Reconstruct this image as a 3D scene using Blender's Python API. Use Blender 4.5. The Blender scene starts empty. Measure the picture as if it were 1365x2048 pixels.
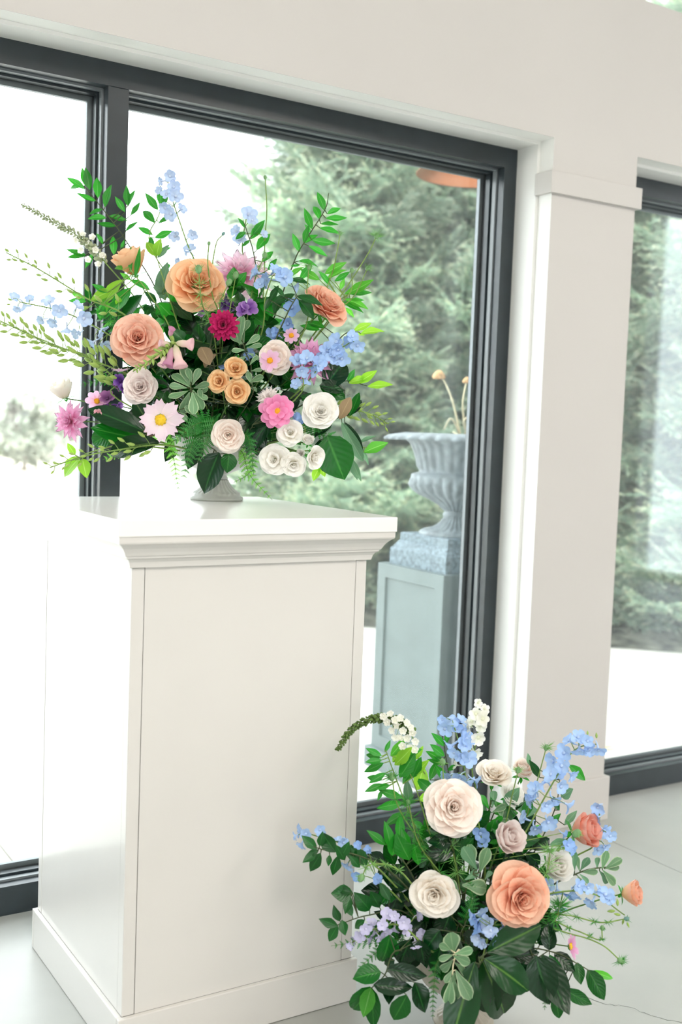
import bpy, math, random
import numpy as np
from mathutils import Matrix, Vector, Euler

random.seed(7); np.random.seed(7)
PI = math.pi
SC = bpy.context.scene
COL = SC.collection

# ------------------------------------------------------------------ camera
F_PX, W_PX, H_PX = 2212.1, 1365, 2048
YAW, PITCH, ROLL = 0.55949, -0.071455, 0.037236
CAM = Vector((-0.80661, -2.05899, 1.30265))
FWD = Vector((math.sin(YAW)*math.cos(PITCH), math.cos(YAW)*math.cos(PITCH), math.sin(PITCH)))
_r = FWD.cross(Vector((0, 0, 1))).normalized(); _u = _r.cross(FWD)
RGT = _r*math.cos(ROLL) + _u*math.sin(ROLL)
UPV = -_r*math.sin(ROLL) + _u*math.cos(ROLL)
TOW = -FWD
cam_data = bpy.data.cameras.new('camera')
cam_data.sensor_fit = 'VERTICAL'; cam_data.sensor_height = 36.0; cam_data.sensor_width = 24.0
cam_data.lens = F_PX*36.0/H_PX
cam_data.clip_start = 0.05; cam_data.clip_end = 400
cam_data.dof.use_dof = True; cam_data.dof.focus_distance = 2.62; cam_data.dof.aperture_fstop = 2.8
cam = bpy.data.objects.new('camera', cam_data); COL.objects.link(cam)
cam.matrix_world = Matrix(((RGT.x, UPV.x, TOW.x, CAM.x), (RGT.y, UPV.y, TOW.y, CAM.y), (RGT.z, UPV.z, TOW.z, CAM.z), (0, 0, 0, 1)))
SC.camera = cam

# ------------------------------------------------------------------ sky, light, exposure
SC.view_settings.view_transform = 'Standard'
SC.view_settings.look = 'None'
SC.view_settings.gamma = 1.0
SC.view_settings.use_curve_mapping = False
SC.view_settings.exposure = 0.47
wd = bpy.data.worlds.new('overcast_sky'); SC.world = wd; wd.use_nodes = True
bg = wd.node_tree.nodes['Background']
bg.inputs[0].default_value = (0.93, 0.97, 1.0, 1.0); bg.inputs[1].default_value = 4.0
SC.cycles.max_bounces = 14; SC.cycles.diffuse_bounces = 7; SC.cycles.transparent_max_bounces = 24
SC.cycles.sample_clamp_indirect = 8.0; SC.cycles.filter_width = 1.2

def area(name, loc, rot, sx, sy, power, col):
    l = bpy.data.lights.new(name, 'AREA'); l.shape = 'RECTANGLE'; l.size = sx; l.size_y = sy
    l.energy = power; l.color = col
    o = bpy.data.objects.new(name, l); o.location = loc; o.rotation_euler = rot; COL.objects.link(o); return o
# added fill lights under the ceiling, daylight alone leaves the hall too dim
for k in range(3):
    area('added_fill_light', (-3.5 + 3.5*k, -4.2, 4.1), (0, 0, 0), 1.2, 3.0, 94, (1.0, 0.925, 0.86))

# ------------------------------------------------------------------ colour and materials
def lin(r, g, b):
    f = lambda c: (c/255/12.92) if c/255 <= 0.04045 else ((c/255+0.055)/1.055)**2.4
    return (f(r), f(g), f(b), 1.0)

def new_mat(name):
    m = bpy.data.materials.new(name); m.use_nodes = True
    nt = m.node_tree; nt.nodes.clear()
    out = nt.nodes.new('ShaderNodeOutputMaterial')
    return m, nt, out

def N(nt, t, **kw):
    n = nt.nodes.new(t)
    for k, v in kw.items(): setattr(n, k, v)
    return n

def ramp(nt, stops):
    r = N(nt, 'ShaderNodeValToRGB'); e = r.color_ramp.elements
    while len(e) < len(stops): e.new(0.5)
    for el, (p, c) in zip(e, stops): el.position = p; el.color = c
    return r

def paint(name, col, rough=0.4, spec=0.5, metal=0.0, coat=0.0, var=0.03, vscale=6.0, bump=0.0, bscale=60.0):
    m, nt, out = new_mat(name); L = nt.links
    b = N(nt, 'ShaderNodeBsdfPrincipled')
    tc = N(nt, 'ShaderNodeTexCoord'); no = N(nt, 'ShaderNodeTexNoise'); no.inputs['Scale'].default_value = vscale; no.inputs['Detail'].default_value = 4
    L.new(tc.outputs['Object'], no.inputs['Vector'])
    c = Vector(col[:3]); lo = [max(0, x*(1-var*2)) for x in c]; hi = [min(1, x*(1+var*2)) for x in c]
    rp = ramp(nt, [(0.3, (*lo, 1)), (0.7, (*hi, 1))]); L.new(no.outputs['Fac'], rp.inputs['Fac'])
    L.new(rp.outputs['Color'], b.inputs['Base Color'])
    b.inputs['Roughness'].default_value = rough; b.inputs['Specular IOR Level'].default_value = spec
    b.inputs['Metallic'].default_value = metal; b.inputs['Coat Weight'].default_value = coat; b.inputs['Coat Roughness'].default_value = 0.06
    if bump > 0:
        n2 = N(nt, 'ShaderNodeTexNoise'); n2.inputs['Scale'].default_value = bscale; n2.inputs['Detail'].default_value = 5
        L.new(tc.outputs['Object'], n2.inputs['Vector'])
        bp = N(nt, 'ShaderNodeBump'); bp.inputs['Strength'].default_value = bump; bp.inputs['Distance'].default_value = 0.01
        L.new(n2.outputs['Fac'], bp.inputs['Height']); L.new(bp.outputs['Normal'], b.inputs['Normal'])
    L.new(b.outputs[0], out.inputs[0])
    return m

def attr(nt, name):
    a = N(nt, 'ShaderNodeAttribute'); a.attribute_name = name; return a

def petal_mat(name, base, mid, tip, trans=0.3, vein=0.06):
    """pigment runs from the petal's base to its tip (attribute pv); thin petals let light through"""
    m, nt, out = new_mat(name); L = nt.links
    a = attr(nt, 'pv'); rp = ramp(nt, [(0.05, base), (0.5, mid), (0.97, tip)]); L.new(a.outputs['Fac'], rp.inputs['Fac'])
    oi = N(nt, 'ShaderNodeObjectInfo'); mr = N(nt, 'ShaderNodeMapRange'); mr.inputs[3].default_value = 0.92; mr.inputs[4].default_value = 1.05
    L.new(oi.outputs['Random'], mr.inputs[0])
    hs = N(nt, 'ShaderNodeHueSaturation'); L.new(mr.outputs[0], hs.inputs['Value']); L.new(rp.outputs['Color'], hs.inputs['Color'])
    pu = attr(nt, 'pu'); w = N(nt, 'ShaderNodeMath', operation='MULTIPLY'); w.inputs[1].default_value = 38
    L.new(pu.outputs['Fac'], w.inputs[0]); s = N(nt, 'ShaderNodeMath', operation='SINE'); L.new(w.outputs[0], s.inputs[0])
    bp = N(nt, 'ShaderNodeBump'); bp.inputs['Strength'].default_value = vein; bp.inputs['Distance'].default_value = 0.003; L.new(s.outputs[0], bp.inputs['Height'])
    b = N(nt, 'ShaderNodeBsdfPrincipled'); b.inputs['Roughness'].default_value = 0.62; b.inputs['Specular IOR Level'].default_value = 0.18
    b.inputs['Sheen Weight'].default_value = 0.1
    t = N(nt, 'ShaderNodeBsdfTranslucent'); mx = N(nt, 'ShaderNodeMixShader'); mx.inputs[0].default_value = trans
    L.new(hs.outputs['Color'], b.inputs['Base Color']); L.new(hs.outputs['Color'], t.inputs['Color'])
    L.new(bp.outputs['Normal'], b.inputs['Normal'])
    L.new(b.outputs[0], mx.inputs[1]); L.new(t.outputs[0], mx.inputs[2]); L.new(mx.outputs[0], out.inputs[0])
    return m

def leaf_mat(name, col, rib, trans=0.25, rough=0.35, edge=None, spec=0.5, veins=0.10, back=None):
    m, nt, out = new_mat(name); L = nt.links
    pu = attr(nt, 'pu'); pv = attr(nt, 'pv')
    ab = N(nt, 'ShaderNodeMath', operation='ABSOLUTE'); L.new(pu.outputs['Fac'], ab.inputs[0])
    stops = [(0.0, rib), (0.10, col), (0.74, col), (0.92, edge)] if edge else [(0.0, rib), (0.10, col), (1.0, col)]
    rp = ramp(nt, stops); L.new(ab.outputs[0], rp.inputs['Fac'])
    oi = N(nt, 'ShaderNodeObjectInfo'); mr = N(nt, 'ShaderNodeMapRange'); mr.inputs[3].default_value = 0.75; mr.inputs[4].default_value = 1.25
    L.new(oi.outputs['Random'], mr.inputs[0])
    hs = N(nt, 'ShaderNodeHueSaturation'); L.new(mr.outputs[0], hs.inputs['Value']); L.new(rp.outputs['Color'], hs.inputs['Color'])
    colo = hs.outputs['Color']
    if back:
        ge = N(nt, 'ShaderNodeNewGeometry'); mc = N(nt, 'ShaderNodeMix', data_type='RGBA')
        L.new(ge.outputs['Backfacing'], mc.inputs['Factor']); L.new(colo, mc.inputs['A']); mc.inputs['B'].default_value = back
        colo = mc.outputs['Result']
    a1 = N(nt, 'ShaderNodeMath', operation='MULTIPLY'); a1.inputs[1].default_value = 46; L.new(pv.outputs['Fac'], a1.inputs[0])
    a2 = N(nt, 'ShaderNodeMath', operation='MULTIPLY'); a2.inputs[1].default_value = 16; L.new(ab.outputs[0], a2.inputs[0])
    a3 = N(nt, 'ShaderNodeMath', operation='SUBTRACT'); L.new(a1.outputs[0], a3.inputs[0]); L.new(a2.outputs[0], a3.inputs[1])
    si = N(nt, 'ShaderNodeMath', operation='SINE'); L.new(a3.outputs[0], si.inputs[0])
    bp = N(nt, 'ShaderNodeBump'); bp.inputs['Strength'].default_value = veins; bp.inputs['Distance'].default_value = 0.002; L.new(si.outputs[0], bp.inputs['Height'])
    b = N(nt, 'ShaderNodeBsdfPrincipled'); b.inputs['Roughness'].default_value = rough; b.inputs['Specular IOR Level'].default_value = spec
    t = N(nt, 'ShaderNodeBsdfTranslucent'); mx = N(nt, 'ShaderNodeMixShader'); mx.inputs[0].default_value = trans
    tg = N(nt, 'ShaderNodeHueSaturation'); tg.inputs['Value'].default_value = 1.6; tg.inputs['Hue'].default_value = 0.485; L.new(colo, tg.inputs['Color'])
    L.new(colo, b.inputs['Base Color']); L.new(tg.outputs['Color'], t.inputs['Color']); L.new(bp.outputs['Normal'], b.inputs['Normal'])
    L.new(b.outputs[0], mx.inputs[1]); L.new(t.outputs[0], mx.inputs[2]); L.new(mx.outputs[0], out.inputs[0])
    return m

def glass_mat(name, tint, haze=0.007):
    m, nt, out = new_mat(name); L = nt.links
    t = N(nt, 'ShaderNodeBsdfTransparent'); t.inputs[0].default_value = tint
    g = N(nt, 'ShaderNodeBsdfGlossy'); g.inputs['Roughness'].default_value = 0.0; g.inputs[0].default_value = (0.9, 0.97, 1.0, 1)
    ge = N(nt, 'ShaderNodeNewGeometry'); dt = N(nt, 'ShaderNodeVectorMath', operation='DOT_PRODUCT')
    L.new(ge.outputs['Normal'], dt.inputs[0]); L.new(ge.outputs['Incoming'], dt.inputs[1])
    ab = N(nt, 'ShaderNodeMath', operation='ABSOLUTE'); L.new(dt.outputs['Value'], ab.inputs[0])
    om = N(nt, 'ShaderNodeMath', operation='SUBTRACT'); om.inputs[0].default_value = 1.0; L.new(ab.outputs[0], om.inputs[1])
    pw = N(nt, 'ShaderNodeMath', operation='POWER'); pw.inputs[1].default_value = 5.0; L.new(om.outputs[0], pw.inputs[0])
    fr = N(nt, 'ShaderNodeMath', operation='MULTIPLY_ADD'); fr.inputs[1].default_value = 0.97; fr.inputs[2].default_value = 0.028; L.new(pw.outputs[0], fr.inputs[0])
    mx = N(nt, 'ShaderNodeMixShader'); L.new(fr.outputs[0], mx.inputs[0]); L.new(t.outputs[0], mx.inputs[1]); L.new(g.outputs[0], mx.inputs[2])
    # added translucent film that stands in for the veiling haze over the view
    tr = N(nt, 'ShaderNodeBsdfTranslucent'); tr.inputs[0].default_value = (0.93, 0.98, 1.0, 1); df = N(nt, 'ShaderNodeMixShader'); df.inputs[0].default_value = haze
    L.new(mx.outputs[0], df.inputs[1]); L.new(tr.outputs[0], df.inputs[2])
    L.new(df.outputs[0], out.inputs[0]); return m

M = {}
M['wall'] = paint('wall_beige_paint', lin(200, 197, 194), 0.6, 0.3, var=0.008, vscale=2, bump=0.02, bscale=180)
M['trim'] = paint('white_trim_paint', lin(232, 232, 229), 0.35, 0.4, var=0.006)
M['ceiling'] = paint('ceiling_white', lin(238, 236, 230), 0.8, 0.2, var=0.01)
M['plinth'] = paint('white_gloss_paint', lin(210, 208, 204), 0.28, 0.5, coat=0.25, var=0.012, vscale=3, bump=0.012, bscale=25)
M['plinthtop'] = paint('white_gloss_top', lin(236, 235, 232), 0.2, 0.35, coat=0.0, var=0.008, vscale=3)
M['frame'] = paint('charcoal_window_metal', (0.019, 0.028, 0.034, 1), 0.3, 0.6, var=0.06, vscale=20)
M['bead'] = paint('skylit_glazing_bead', (0.16, 0.18, 0.19, 1), 0.25, 0.6, var=0.04)  # sky sheen on the bead is put into this lighter grey
M['gasket'] = paint('black_gasket', (0.010, 0.012, 0.014, 1), 0.5, 0.4)
M['spacer'] = paint('aluminium_spacer', (0.20, 0.22, 0.23, 1), 0.45, 0.5, metal=0.6)
M['glass'] = glass_mat('window_glass', (0.985, 0.994, 0.992, 1))
M['vase'] = paint('stone_grey_glaze', lin(178, 180, 174), 0.32, 0.5, var=0.04, vscale=30)
M['vase2'] = paint('warm_stone_glaze', lin(170, 164, 150), 0.4, 0.4, var=0.06, vscale=30)
M['urnmetal'] = paint('weathered_iron', lin(124, 134, 138), 0.55, 0.4, var=0.16, vscale=35, bump=0.15, bscale=120)
M['urnbase'] = paint('slate_painted_metal', lin(102, 115, 114), 0.5, 0.4, var=0.05, vscale=12)
M['urnstone'] = paint('speckled_slate', lin(108, 124, 132), 0.6, 0.35, var=0.3, vscale=90, bump=0.2, bscale=150)
M['soil'] = paint('potting_soil', lin(90, 75, 62), 0.95, 0.1, var=0.3, vscale=60, bump=0.5)
M['bark'] = paint('spruce_bark', lin(112, 96, 84), 0.9, 0.2, var=0.25, vscale=20, bump=0.6)
M['mulch'] = paint('bark_mulch', lin(92, 92, 82), 0.95, 0.1, var=0.45, vscale=9, bump=0.8, bscale=30)
M['lawn'] = paint('pale_spring_lawn', lin(205, 196, 178), 0.95, 0.1, var=0.12, vscale=0.4)
M['patio'] = paint('pale_concrete', lin(214, 210, 202), 0.8, 0.2, var=0.03, vscale=1.5, bump=0.05)
M['joint'] = paint('floor_joint_grey', lin(120, 124, 120), 0.9, 0.1)
M['copper'] = paint('copper_shade', lin(190, 120, 80), 0.3, 0.5, metal=0.7, var=0.06)
M['stem'] = paint('green_stem', lin(84, 122, 56), 0.5, 0.3, var=0.12, vscale=30)
M['darkstem'] = paint('dark_woody_stem', lin(70, 82, 52), 0.6, 0.3, var=0.15, vscale=30)
M['palestem'] = paint('pale_green_stem', lin(122, 152, 76), 0.5, 0.3, var=0.12, vscale=30)
M['drystem'] = paint('dry_straw_stem', lin(214, 205, 172), 0.8, 0.2, var=0.1, vscale=30)
M['dryflower'] = paint('dry_brown_petals', lin(205, 165, 120), 0.8, 0.2, var=0.2, vscale=40)
M['yellow'] = paint('yellow_pollen', lin(228, 190, 50), 0.7, 0.2, var=0.15, vscale=150)
M['orange'] = paint('orange_pollen', lin(232, 160, 40), 0.7, 0.2, var=0.15, vscale=150)
M['pod'] = paint('seed_pod_green', lin(120, 160, 110), 0.6, 0.3, var=0.1, vscale=60)
M['bluepod'] = paint('blue_green_pod', lin(110, 150, 145), 0.6, 0.3, var=0.1, vscale=60)
M['bract'] = paint('feathery_bract_green', lin(120, 178, 96), 0.6, 0.2, var=0.1)
M['bractdark'] = paint('feathery_bract_deep_green', lin(60, 140, 55), 0.6, 0.2, var=0.1)
M['bud'] = paint('pale_green_bud', lin(150, 178, 92), 0.55, 0.3, var=0.1, vscale=80)
M['spikebud'] = paint('grey_green_bud', lin(88, 114, 58), 0.6, 0.3, var=0.2, vscale=120)
M['palebud'] = paint('pale_spike_bud', lin(160, 170, 138), 0.6, 0.3, var=0.15, vscale=120)
M['whitebit'] = paint('white_floret', lin(244, 243, 235), 0.6, 0.2, var=0.02)
M['dryleaf'] = paint('tan_dry_leaf', lin(205, 190, 150), 0.8, 0.2)

def P(n, a, b, c, t=0.3, lift=0.78):
    up = lambda q: lin(*[255-(255-x)*lift for x in q])
    a = [x*.6+y*.4 for x, y in zip(a, b)]
    return petal_mat(n, up(a), up(b), up(c), t)
M['r_peach'] = P('rose_peach', (230, 132, 88), (242, 172, 138), (246, 196, 170))
M['r_gold'] = P('rose_peach_gold', (236, 140, 50), (246, 178, 112), (248, 200, 150), 0.35)
M['r_deep'] = P('rose_deep_peach', (230, 132, 86), (240, 166, 128), (242, 188, 156))
M['r_side'] = P('rose_coral_peach', (240, 160, 90), (244, 158, 120), (242, 168, 150))
M['r_blush'] = P('rose_blush', (240, 196, 170), (249, 230, 218), (251, 242, 234))
M['r_lilac'] = P('rose_dusty_blush', (226, 190, 180), (240, 222, 218), (244, 234, 230))
M['r_cream'] = P('rose_cream', (242, 220, 190), (250, 240, 226), (251, 246, 238))
M['r_white'] = P('rose_white', (244, 236, 210), (251, 249, 242), (252, 251, 247))
M['r_spray'] = P('rose_apricot', (226, 150, 66), (240, 184, 110), (244, 204, 146))
M['r_yellow'] = P('rose_peach_yellow', (246, 180, 96), (250, 200, 140), (246, 180, 150))
M['burgundy'] = P('mum_burgundy', (96, 8, 44), (160, 14, 76), (196, 34, 104), 0.2, 1.0)
M['d_pale'] = P('dahlia_pale_pink', (232, 150, 190), (240, 190, 216), (244, 214, 230), 0.4)
M['d_mauve'] = P('dahlia_mauve', (190, 90, 150), (216, 130, 186), (232, 168, 210), 0.3)
M['d_pink'] = P('dahlia_pink', (226, 110, 160), (236, 150, 200), (240, 178, 216), 0.35)
M['hotpink'] = P('dahlia_hot_pink', (244, 176, 190), (240, 110, 176), (244, 140, 194), 0.3)
M['m_white'] = P('mum_white', (240, 226, 220), (246, 238, 234), (248, 244, 240))
M['cosmos'] = P('cosmos_pale_pink', (248, 236, 224), (246, 222, 236), (240, 206, 230))
M['pinkdaisy'] = P('daisy_pink', (244, 190, 190), (240, 176, 216), (238, 190, 226))
M['lilacdaisy'] = P('daisy_lilac', (216, 170, 210), (226, 190, 224), (232, 206, 234))
M['purple'] = P('stock_purple', (120, 70, 160), (150, 100, 190), (190, 150, 214), 0.3, 1.0)
M['dusky'] = P('stock_dusky_purple', (96, 50, 96), (130, 80, 130), (166, 110, 160), 0.3, 1.0)
M['deeppurple'] = P('pea_deep_purple', (70, 36, 100), (96, 56, 140), (140, 100, 180), 0.3, 1.0)
M['coral'] = P('floret_coral_pink', (236, 140, 150), (240, 150, 170), (244, 180, 190))
M['delph'] = P('delphinium_sky_blue', (176, 208, 246), (138, 184, 244), (116, 168, 240), 0.2, 0.62)
M['delph_pale'] = P('delphinium_pale_blue', (206, 222, 246), (172, 200, 242), (150, 184, 240), 0.15, 0.66)
M['delph_deep'] = P('delphinium_mid_blue', (140, 182, 240), (92, 150, 232), (76, 134, 226), 0.2, 0.62)
M['delph_lilac'] = P('delphinium_lilac', (206, 204, 236), (186, 182, 228), (170, 164, 222), 0.2, 0.62)
M['delph_white'] = P('delphinium_white', (236, 240, 214), (246, 246, 232), (248, 248, 240), 0.35)
M['snap'] = P('snapdragon_blush', (200, 214, 150), (240, 214, 200), (238, 190, 200), 0.3)
M['snap_pink'] = P('snapdragon_mauve', (214, 170, 180), (214, 150, 180), (200, 120, 165), 0.3)

G = lambda n, c, r, **k: leaf_mat(n, lin(*c), lin(*r), **k)
M['ruscus'] = G('leaf_mid_green', (34, 140, 40), (84, 166, 76), trans=0.36, rough=0.32)
M['ruscus_dark'] = G('leaf_deep_green', (12, 84, 26), (44, 116, 50), trans=0.22, rough=0.3)
M['ruscus_lit'] = G('leaf_backlit_green', (74, 168, 48), (130, 200, 100), trans=0.45, rough=0.4)  # lighter copy of the ruscus green, backlight put into the colour
M['lime'] = G('leaf_lime_green', (130, 190, 50), (170, 214, 100), trans=0.45, rough=0.45)
M['glossy'] = G('leaf_glossy_dark', (6, 48, 20), (34, 90, 40), trans=0.08, rough=0.22, spec=0.4, veins=0.07)
M['glossy_mid'] = G('leaf_glossy_green', (10, 88, 24), (50, 124, 46), trans=0.2, rough=0.27, spec=0.4, veins=0.15)
M['magnolia'] = G('leaf_magnolia', (8, 58, 20), (80, 122, 52), trans=0.08, rough=0.24, spec=0.35, veins=0.04, back=lin(150, 128, 92))
M['brownback'] = G('leaf_brown_underside', (146, 124, 92), (170, 150, 110), trans=0.08, rough=0.6)
M['pitto'] = G('leaf_variegated_grey_green', (104, 146, 104), (140, 172, 130), trans=0.2, rough=0.4, edge=lin(178, 200, 162), veins=0.1)
M['sage'] = G('leaf_sage_green', (96, 140, 106), (130, 166, 130), trans=0.22, rough=0.5, veins=0.1)
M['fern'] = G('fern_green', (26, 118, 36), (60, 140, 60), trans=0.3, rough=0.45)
M['fern_lit'] = G('fern_lit_green', (110, 190, 70), (150, 210, 110), trans=0.45, rough=0.5)  # lit copy of the fern green, the light is in its colour

def floor_mat():
    m, nt, out = new_mat('polished_concrete'); L = nt.links
    tc = N(nt, 'ShaderNodeTexCoord'); n1 = N(nt, 'ShaderNodeTexNoise'); n1.inputs['Scale'].default_value = 1.6; n1.inputs['Detail'].default_value = 8
    L.new(tc.outputs['Object'], n1.inputs['Vector'])
    rp = ramp(nt, [(0.3, lin(160, 163, 159)), (0.7, lin(182, 183, 179))]); L.new(n1.outputs['Fac'], rp.inputs['Fac'])
    n2 = N(nt, 'ShaderNodeTexVoronoi'); n2.inputs['Scale'].default_value = 14; L.new(tc.outputs['Object'], n2.inputs['Vector'])
    r2 = ramp(nt, [(0.0, (0.45, 0.43, 0.4, 1)), (0.035, (1, 1, 1, 1))]); L.new(n2.outputs['Distance'], r2.inputs['Fac'])
    mx = N(nt, 'ShaderNodeMix', data_type='RGBA', blend_type='MULTIPLY'); mx.inputs['Factor'].default_value = 0.6
    L.new(rp.outputs['Color'], mx.inputs['A']); L.new(r2.outputs['Color'], mx.inputs['B'])
    n3 = N(nt, 'ShaderNodeTexNoise'); n3.inputs['Scale'].default_value = 5; n3.inputs['Detail'].default_value = 5; L.new(tc.outputs['Object'], n3.inputs['Vector'])
    mr = N(nt, 'ShaderNodeMapRange'); mr.inputs[3].default_value = 0.22; mr.inputs[4].default_value = 0.42; L.new(n3.outputs['Fac'], mr.inputs[0])
    b = N(nt, 'ShaderNodeBsdfPrincipled'); L.new(mx.outputs['Result'], b.inputs['Base Color']); L.new(mr.outputs[0], b.inputs['Roughness'])
    b.inputs['Specular IOR Level'].default_value = 0.45
    L.new(b.outputs[0], out.inputs[0]); return m
M['floor'] = floor_mat()

def needle_mat(name, old, new):
    m, nt, out = new_mat(name); L = nt.links
    a = attr(nt, 'pv'); rp = ramp(nt, [(0.0, lin(*old)), (0.6, lin(*old)), (1.0, lin(*new))]); L.new(a.outputs['Fac'], rp.inputs['Fac'])
    oi = N(nt, 'ShaderNodeObjectInfo'); mr = N(nt, 'ShaderNodeMapRange'); mr.inputs[3].default_value = 0.6; mr.inputs[4].default_value = 1.45
    L.new(oi.outputs['Random'], mr.inputs[0])
    hs = N(nt, 'ShaderNodeHueSaturation'); L.new(mr.outputs[0], hs.inputs['Value']); L.new(rp.outputs['Color'], hs.inputs['Color'])
    b = N(nt, 'ShaderNodeBsdfPrincipled'); b.inputs['Roughness'].default_value = 0.6; L.new(hs.outputs['Color'], b.inputs['Base Color'])
    t = N(nt, 'ShaderNodeBsdfTranslucent'); L.new(hs.outputs['Color'], t.inputs['Color'])
    mx = N(nt, 'ShaderNodeMixShader'); mx.inputs[0].default_value = 0.3
    L.new(b.outputs[0], mx.inputs[1]); L.new(t.outputs[0], mx.inputs[2]); L.new(mx.outputs[0], out.inputs[0]); return m
M['needle'] = needle_mat('spruce_needles', (158, 182, 158), (228, 228, 200))
M['farleaf'] = needle_mat('far_hazed_leaves', (204, 210, 196), (226, 226, 214))  # white haze of the distance is put into these pale leaf colours

# ------------------------------------------------------------------ object helpers
WM = {}   # world matrix of every object made here

def mesh(name, v, f, mat=None, smooth=True, attrs=None):
    me = bpy.data.meshes.new(name); me.from_pydata([tuple(x) for x in v], [], [tuple(x) for x in f])
    if smooth: me.polygons.foreach_set('use_smooth', [True]*len(me.polygons))
    if attrs:
        for k, vals in attrs.items():
            a = me.attributes.new(k, 'FLOAT', 'POINT'); a.data.foreach_set('value', [float(x) for x in vals])
    me.materials.append(mat); me.update(); return me

def obj(name, me, parent=None, mw=None, mat=None, kind=None, label=None):
    """link a mesh as ONE object; mw is its world matrix (identity when left out)"""
    o = bpy.data.objects.new(name, me); COL.objects.link(o)
    mw = mw if mw is not None else Matrix.Identity(4)
    WM[o.name] = mw
    if parent is not None:
        o.parent = parent; o.matrix_basis = WM[parent.name].inverted() @ mw
    else: o.matrix_basis = mw
    if mat is not None:
        s = o.material_slots[0]; s.link = 'OBJECT'; s.material = mat
    if kind: o['kind'] = kind
    if label: o['label'] = label
    return o

def thing(name, label, cat, loc, group=None):
    o = bpy.data.objects.new(name, None); COL.objects.link(o); o.empty_display_size = 0.05
    o.location = loc; WM[o.name] = Matrix.Translation(loc)
    tag(o, label, cat, group); return o

def tag(o, label, cat, group=None):
    o['label'] = label; o['category'] = cat
    if group: o['group'] = group
    return o

def box_vf(x0, x1, y0, y1, z0, z1, off=0):
    v = [(x0,y0,z0),(x1,y0,z0),(x1,y1,z0),(x0,y1,z0),(x0,y0,z1),(x1,y0,z1),(x1,y1,z1),(x0,y1,z1)]
    f = [(0,3,2,1),(4,5,6,7),(0,1,5,4),(1,2,6,5),(2,3,7,6),(3,0,4,7)]
    return v, [tuple(i+off for i in q) for q in f]

def box(name, x0, x1, y0, y1, z0, z1, mat, parent=None, kind=None, bevel=0.0, label=None):
    if bevel <= 0:
        v, f = box_vf(x0, x1, y0, y1, z0, z1)
        return obj(name, mesh(name, v, f, mat, False), parent, None, None, kind, label)
    b = bevel; v = []; f = []
    # chamfered box: three rectangles per axis joined
    import bmesh
    bm = bmesh.new(); vs = [bm.verts.new(p) for p in box_vf(x0, x1, y0, y1, z0, z1)[0]]
    for q in box_vf(0,1,0,1,0,1)[1]: bm.faces.new([vs[i] for i in q])
    bmesh.ops.bevel(bm, geom=list(bm.edges), offset=b, segments=2, profile=0.5, affect='EDGES')
    me = bpy.data.meshes.new(name); bm.to_mesh(me); bm.free(); me.materials.append(mat)
    return obj(name, me, parent, None, None, kind, label)

def tube_vf(pts, r0, r1=None, n=6, cap=True):
    pts = [Vector(p) for p in pts]; r1 = r0 if r1 is None else r1
    v = []; f = []; m = len(pts); prev = None
    for i, p in enumerate(pts):
        t = (pts[min(i+1, m-1)] - pts[max(i-1, 0)]).normalized()
        if prev is None:
            a = t.orthogonal().normalized()
        else:
            a = (prev - t*prev.dot(t)).normalized()
        prev = a; b = t.cross(a); r = r0 + (r1-r0)*i/max(1, m-1)
        for k in range(n):
            an = 2*PI*k/n; v.append(p + a*(r*math.cos(an)) + b*(r*math.sin(an)))
    for i in range(m-1):
        for k in range(n):
            k2 = (k+1) % n; f.append((i*n+k, i*n+k2, (i+1)*n+k2, (i+1)*n+k))
    if cap:
        f.append(tuple(range(n-1, -1, -1))); f.append(tuple((m-1)*n+k for k in range(n)))
    return v, f

def bez(a, c, b, n=8):
    a, c, b = Vector(a), Vector(c), Vector(b)
    return [a*(1-t)**2 + c*(2*t*(1-t)) + b*t*t for t in [i/(n-1) for i in range(n)]]

def spline(pts, n=4):
    """Catmull-Rom through points"""
    pts = [Vector(p) for p in pts]
    if len(pts) == 2: return [pts[0].lerp(pts[1], i/(n*2)) for i in range(n*2+1)]
    ext = [pts[0]*2-pts[1]] + pts + [pts[-1]*2-pts[-2]]; out = []
    for i in range(1, len(ext)-2):
        p0, p1, p2, p3 = ext[i-1:i+3]
        for k in range(n):
            t = k/n
            out.append(0.5*((2*p1) + (p2-p0)*t + (2*p0-5*p1+4*p2-p3)*t*t + (3*p1-p0-3*p2+p3)*t**3))
    out.append(pts[-1]); return out

def lathe_vf(prof, seg=32, mod=None):
    """prof: (r, z) list; mod(theta, i) multiplies the radius"""
    v = []; f = []
    for i, (r, z) in enumerate(prof):
        for k in range(seg):
            th = 2*PI*k/seg; rr = r*(mod(th, i) if mod else 1)
            v.append((rr*math.cos(th), rr*math.sin(th), z))
    for i in range(len(prof)-1):
        for k in range(seg):
            k2 = (k+1) % seg; f.append((i*seg+k, i*seg+k2, (i+1)*seg+k2, (i+1)*seg+k))
    return v, f

def ball_vf(rx, ry, rz, seg=10, rings=6):
    prof = [(max(1e-4, math.sin(PI*i/rings)), -math.cos(PI*i/rings)) for i in range(rings+1)]
    v, f = lathe_vf(prof, seg); return [(x*rx, y*ry, z*rz) for x, y, z in v], f

def frame_from(z, x=None):
    """rotation whose local z is z and whose local x is near x"""
    z = Vector(z).normalized(); x = Vector(x) if x is not None else z.orthogonal()
    x = (x - z*x.dot(z))
    x = x.normalized() if x.length > 1e-5 else z.orthogonal().normalized()
    y = z.cross(x)
    return Matrix(((x.x, y.x, z.x), (x.y, y.y, z.y), (x.z, y.z, z.z))).to_4x4()

def at(px, py, depth):
    return CAM + (FWD + RGT*((px-W_PX/2)/F_PX) - UPV*((py-H_PX/2)/F_PX))*depth

def s2w(sx, sy, sz): return RGT*sx + UPV*sy + TOW*sz

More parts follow.
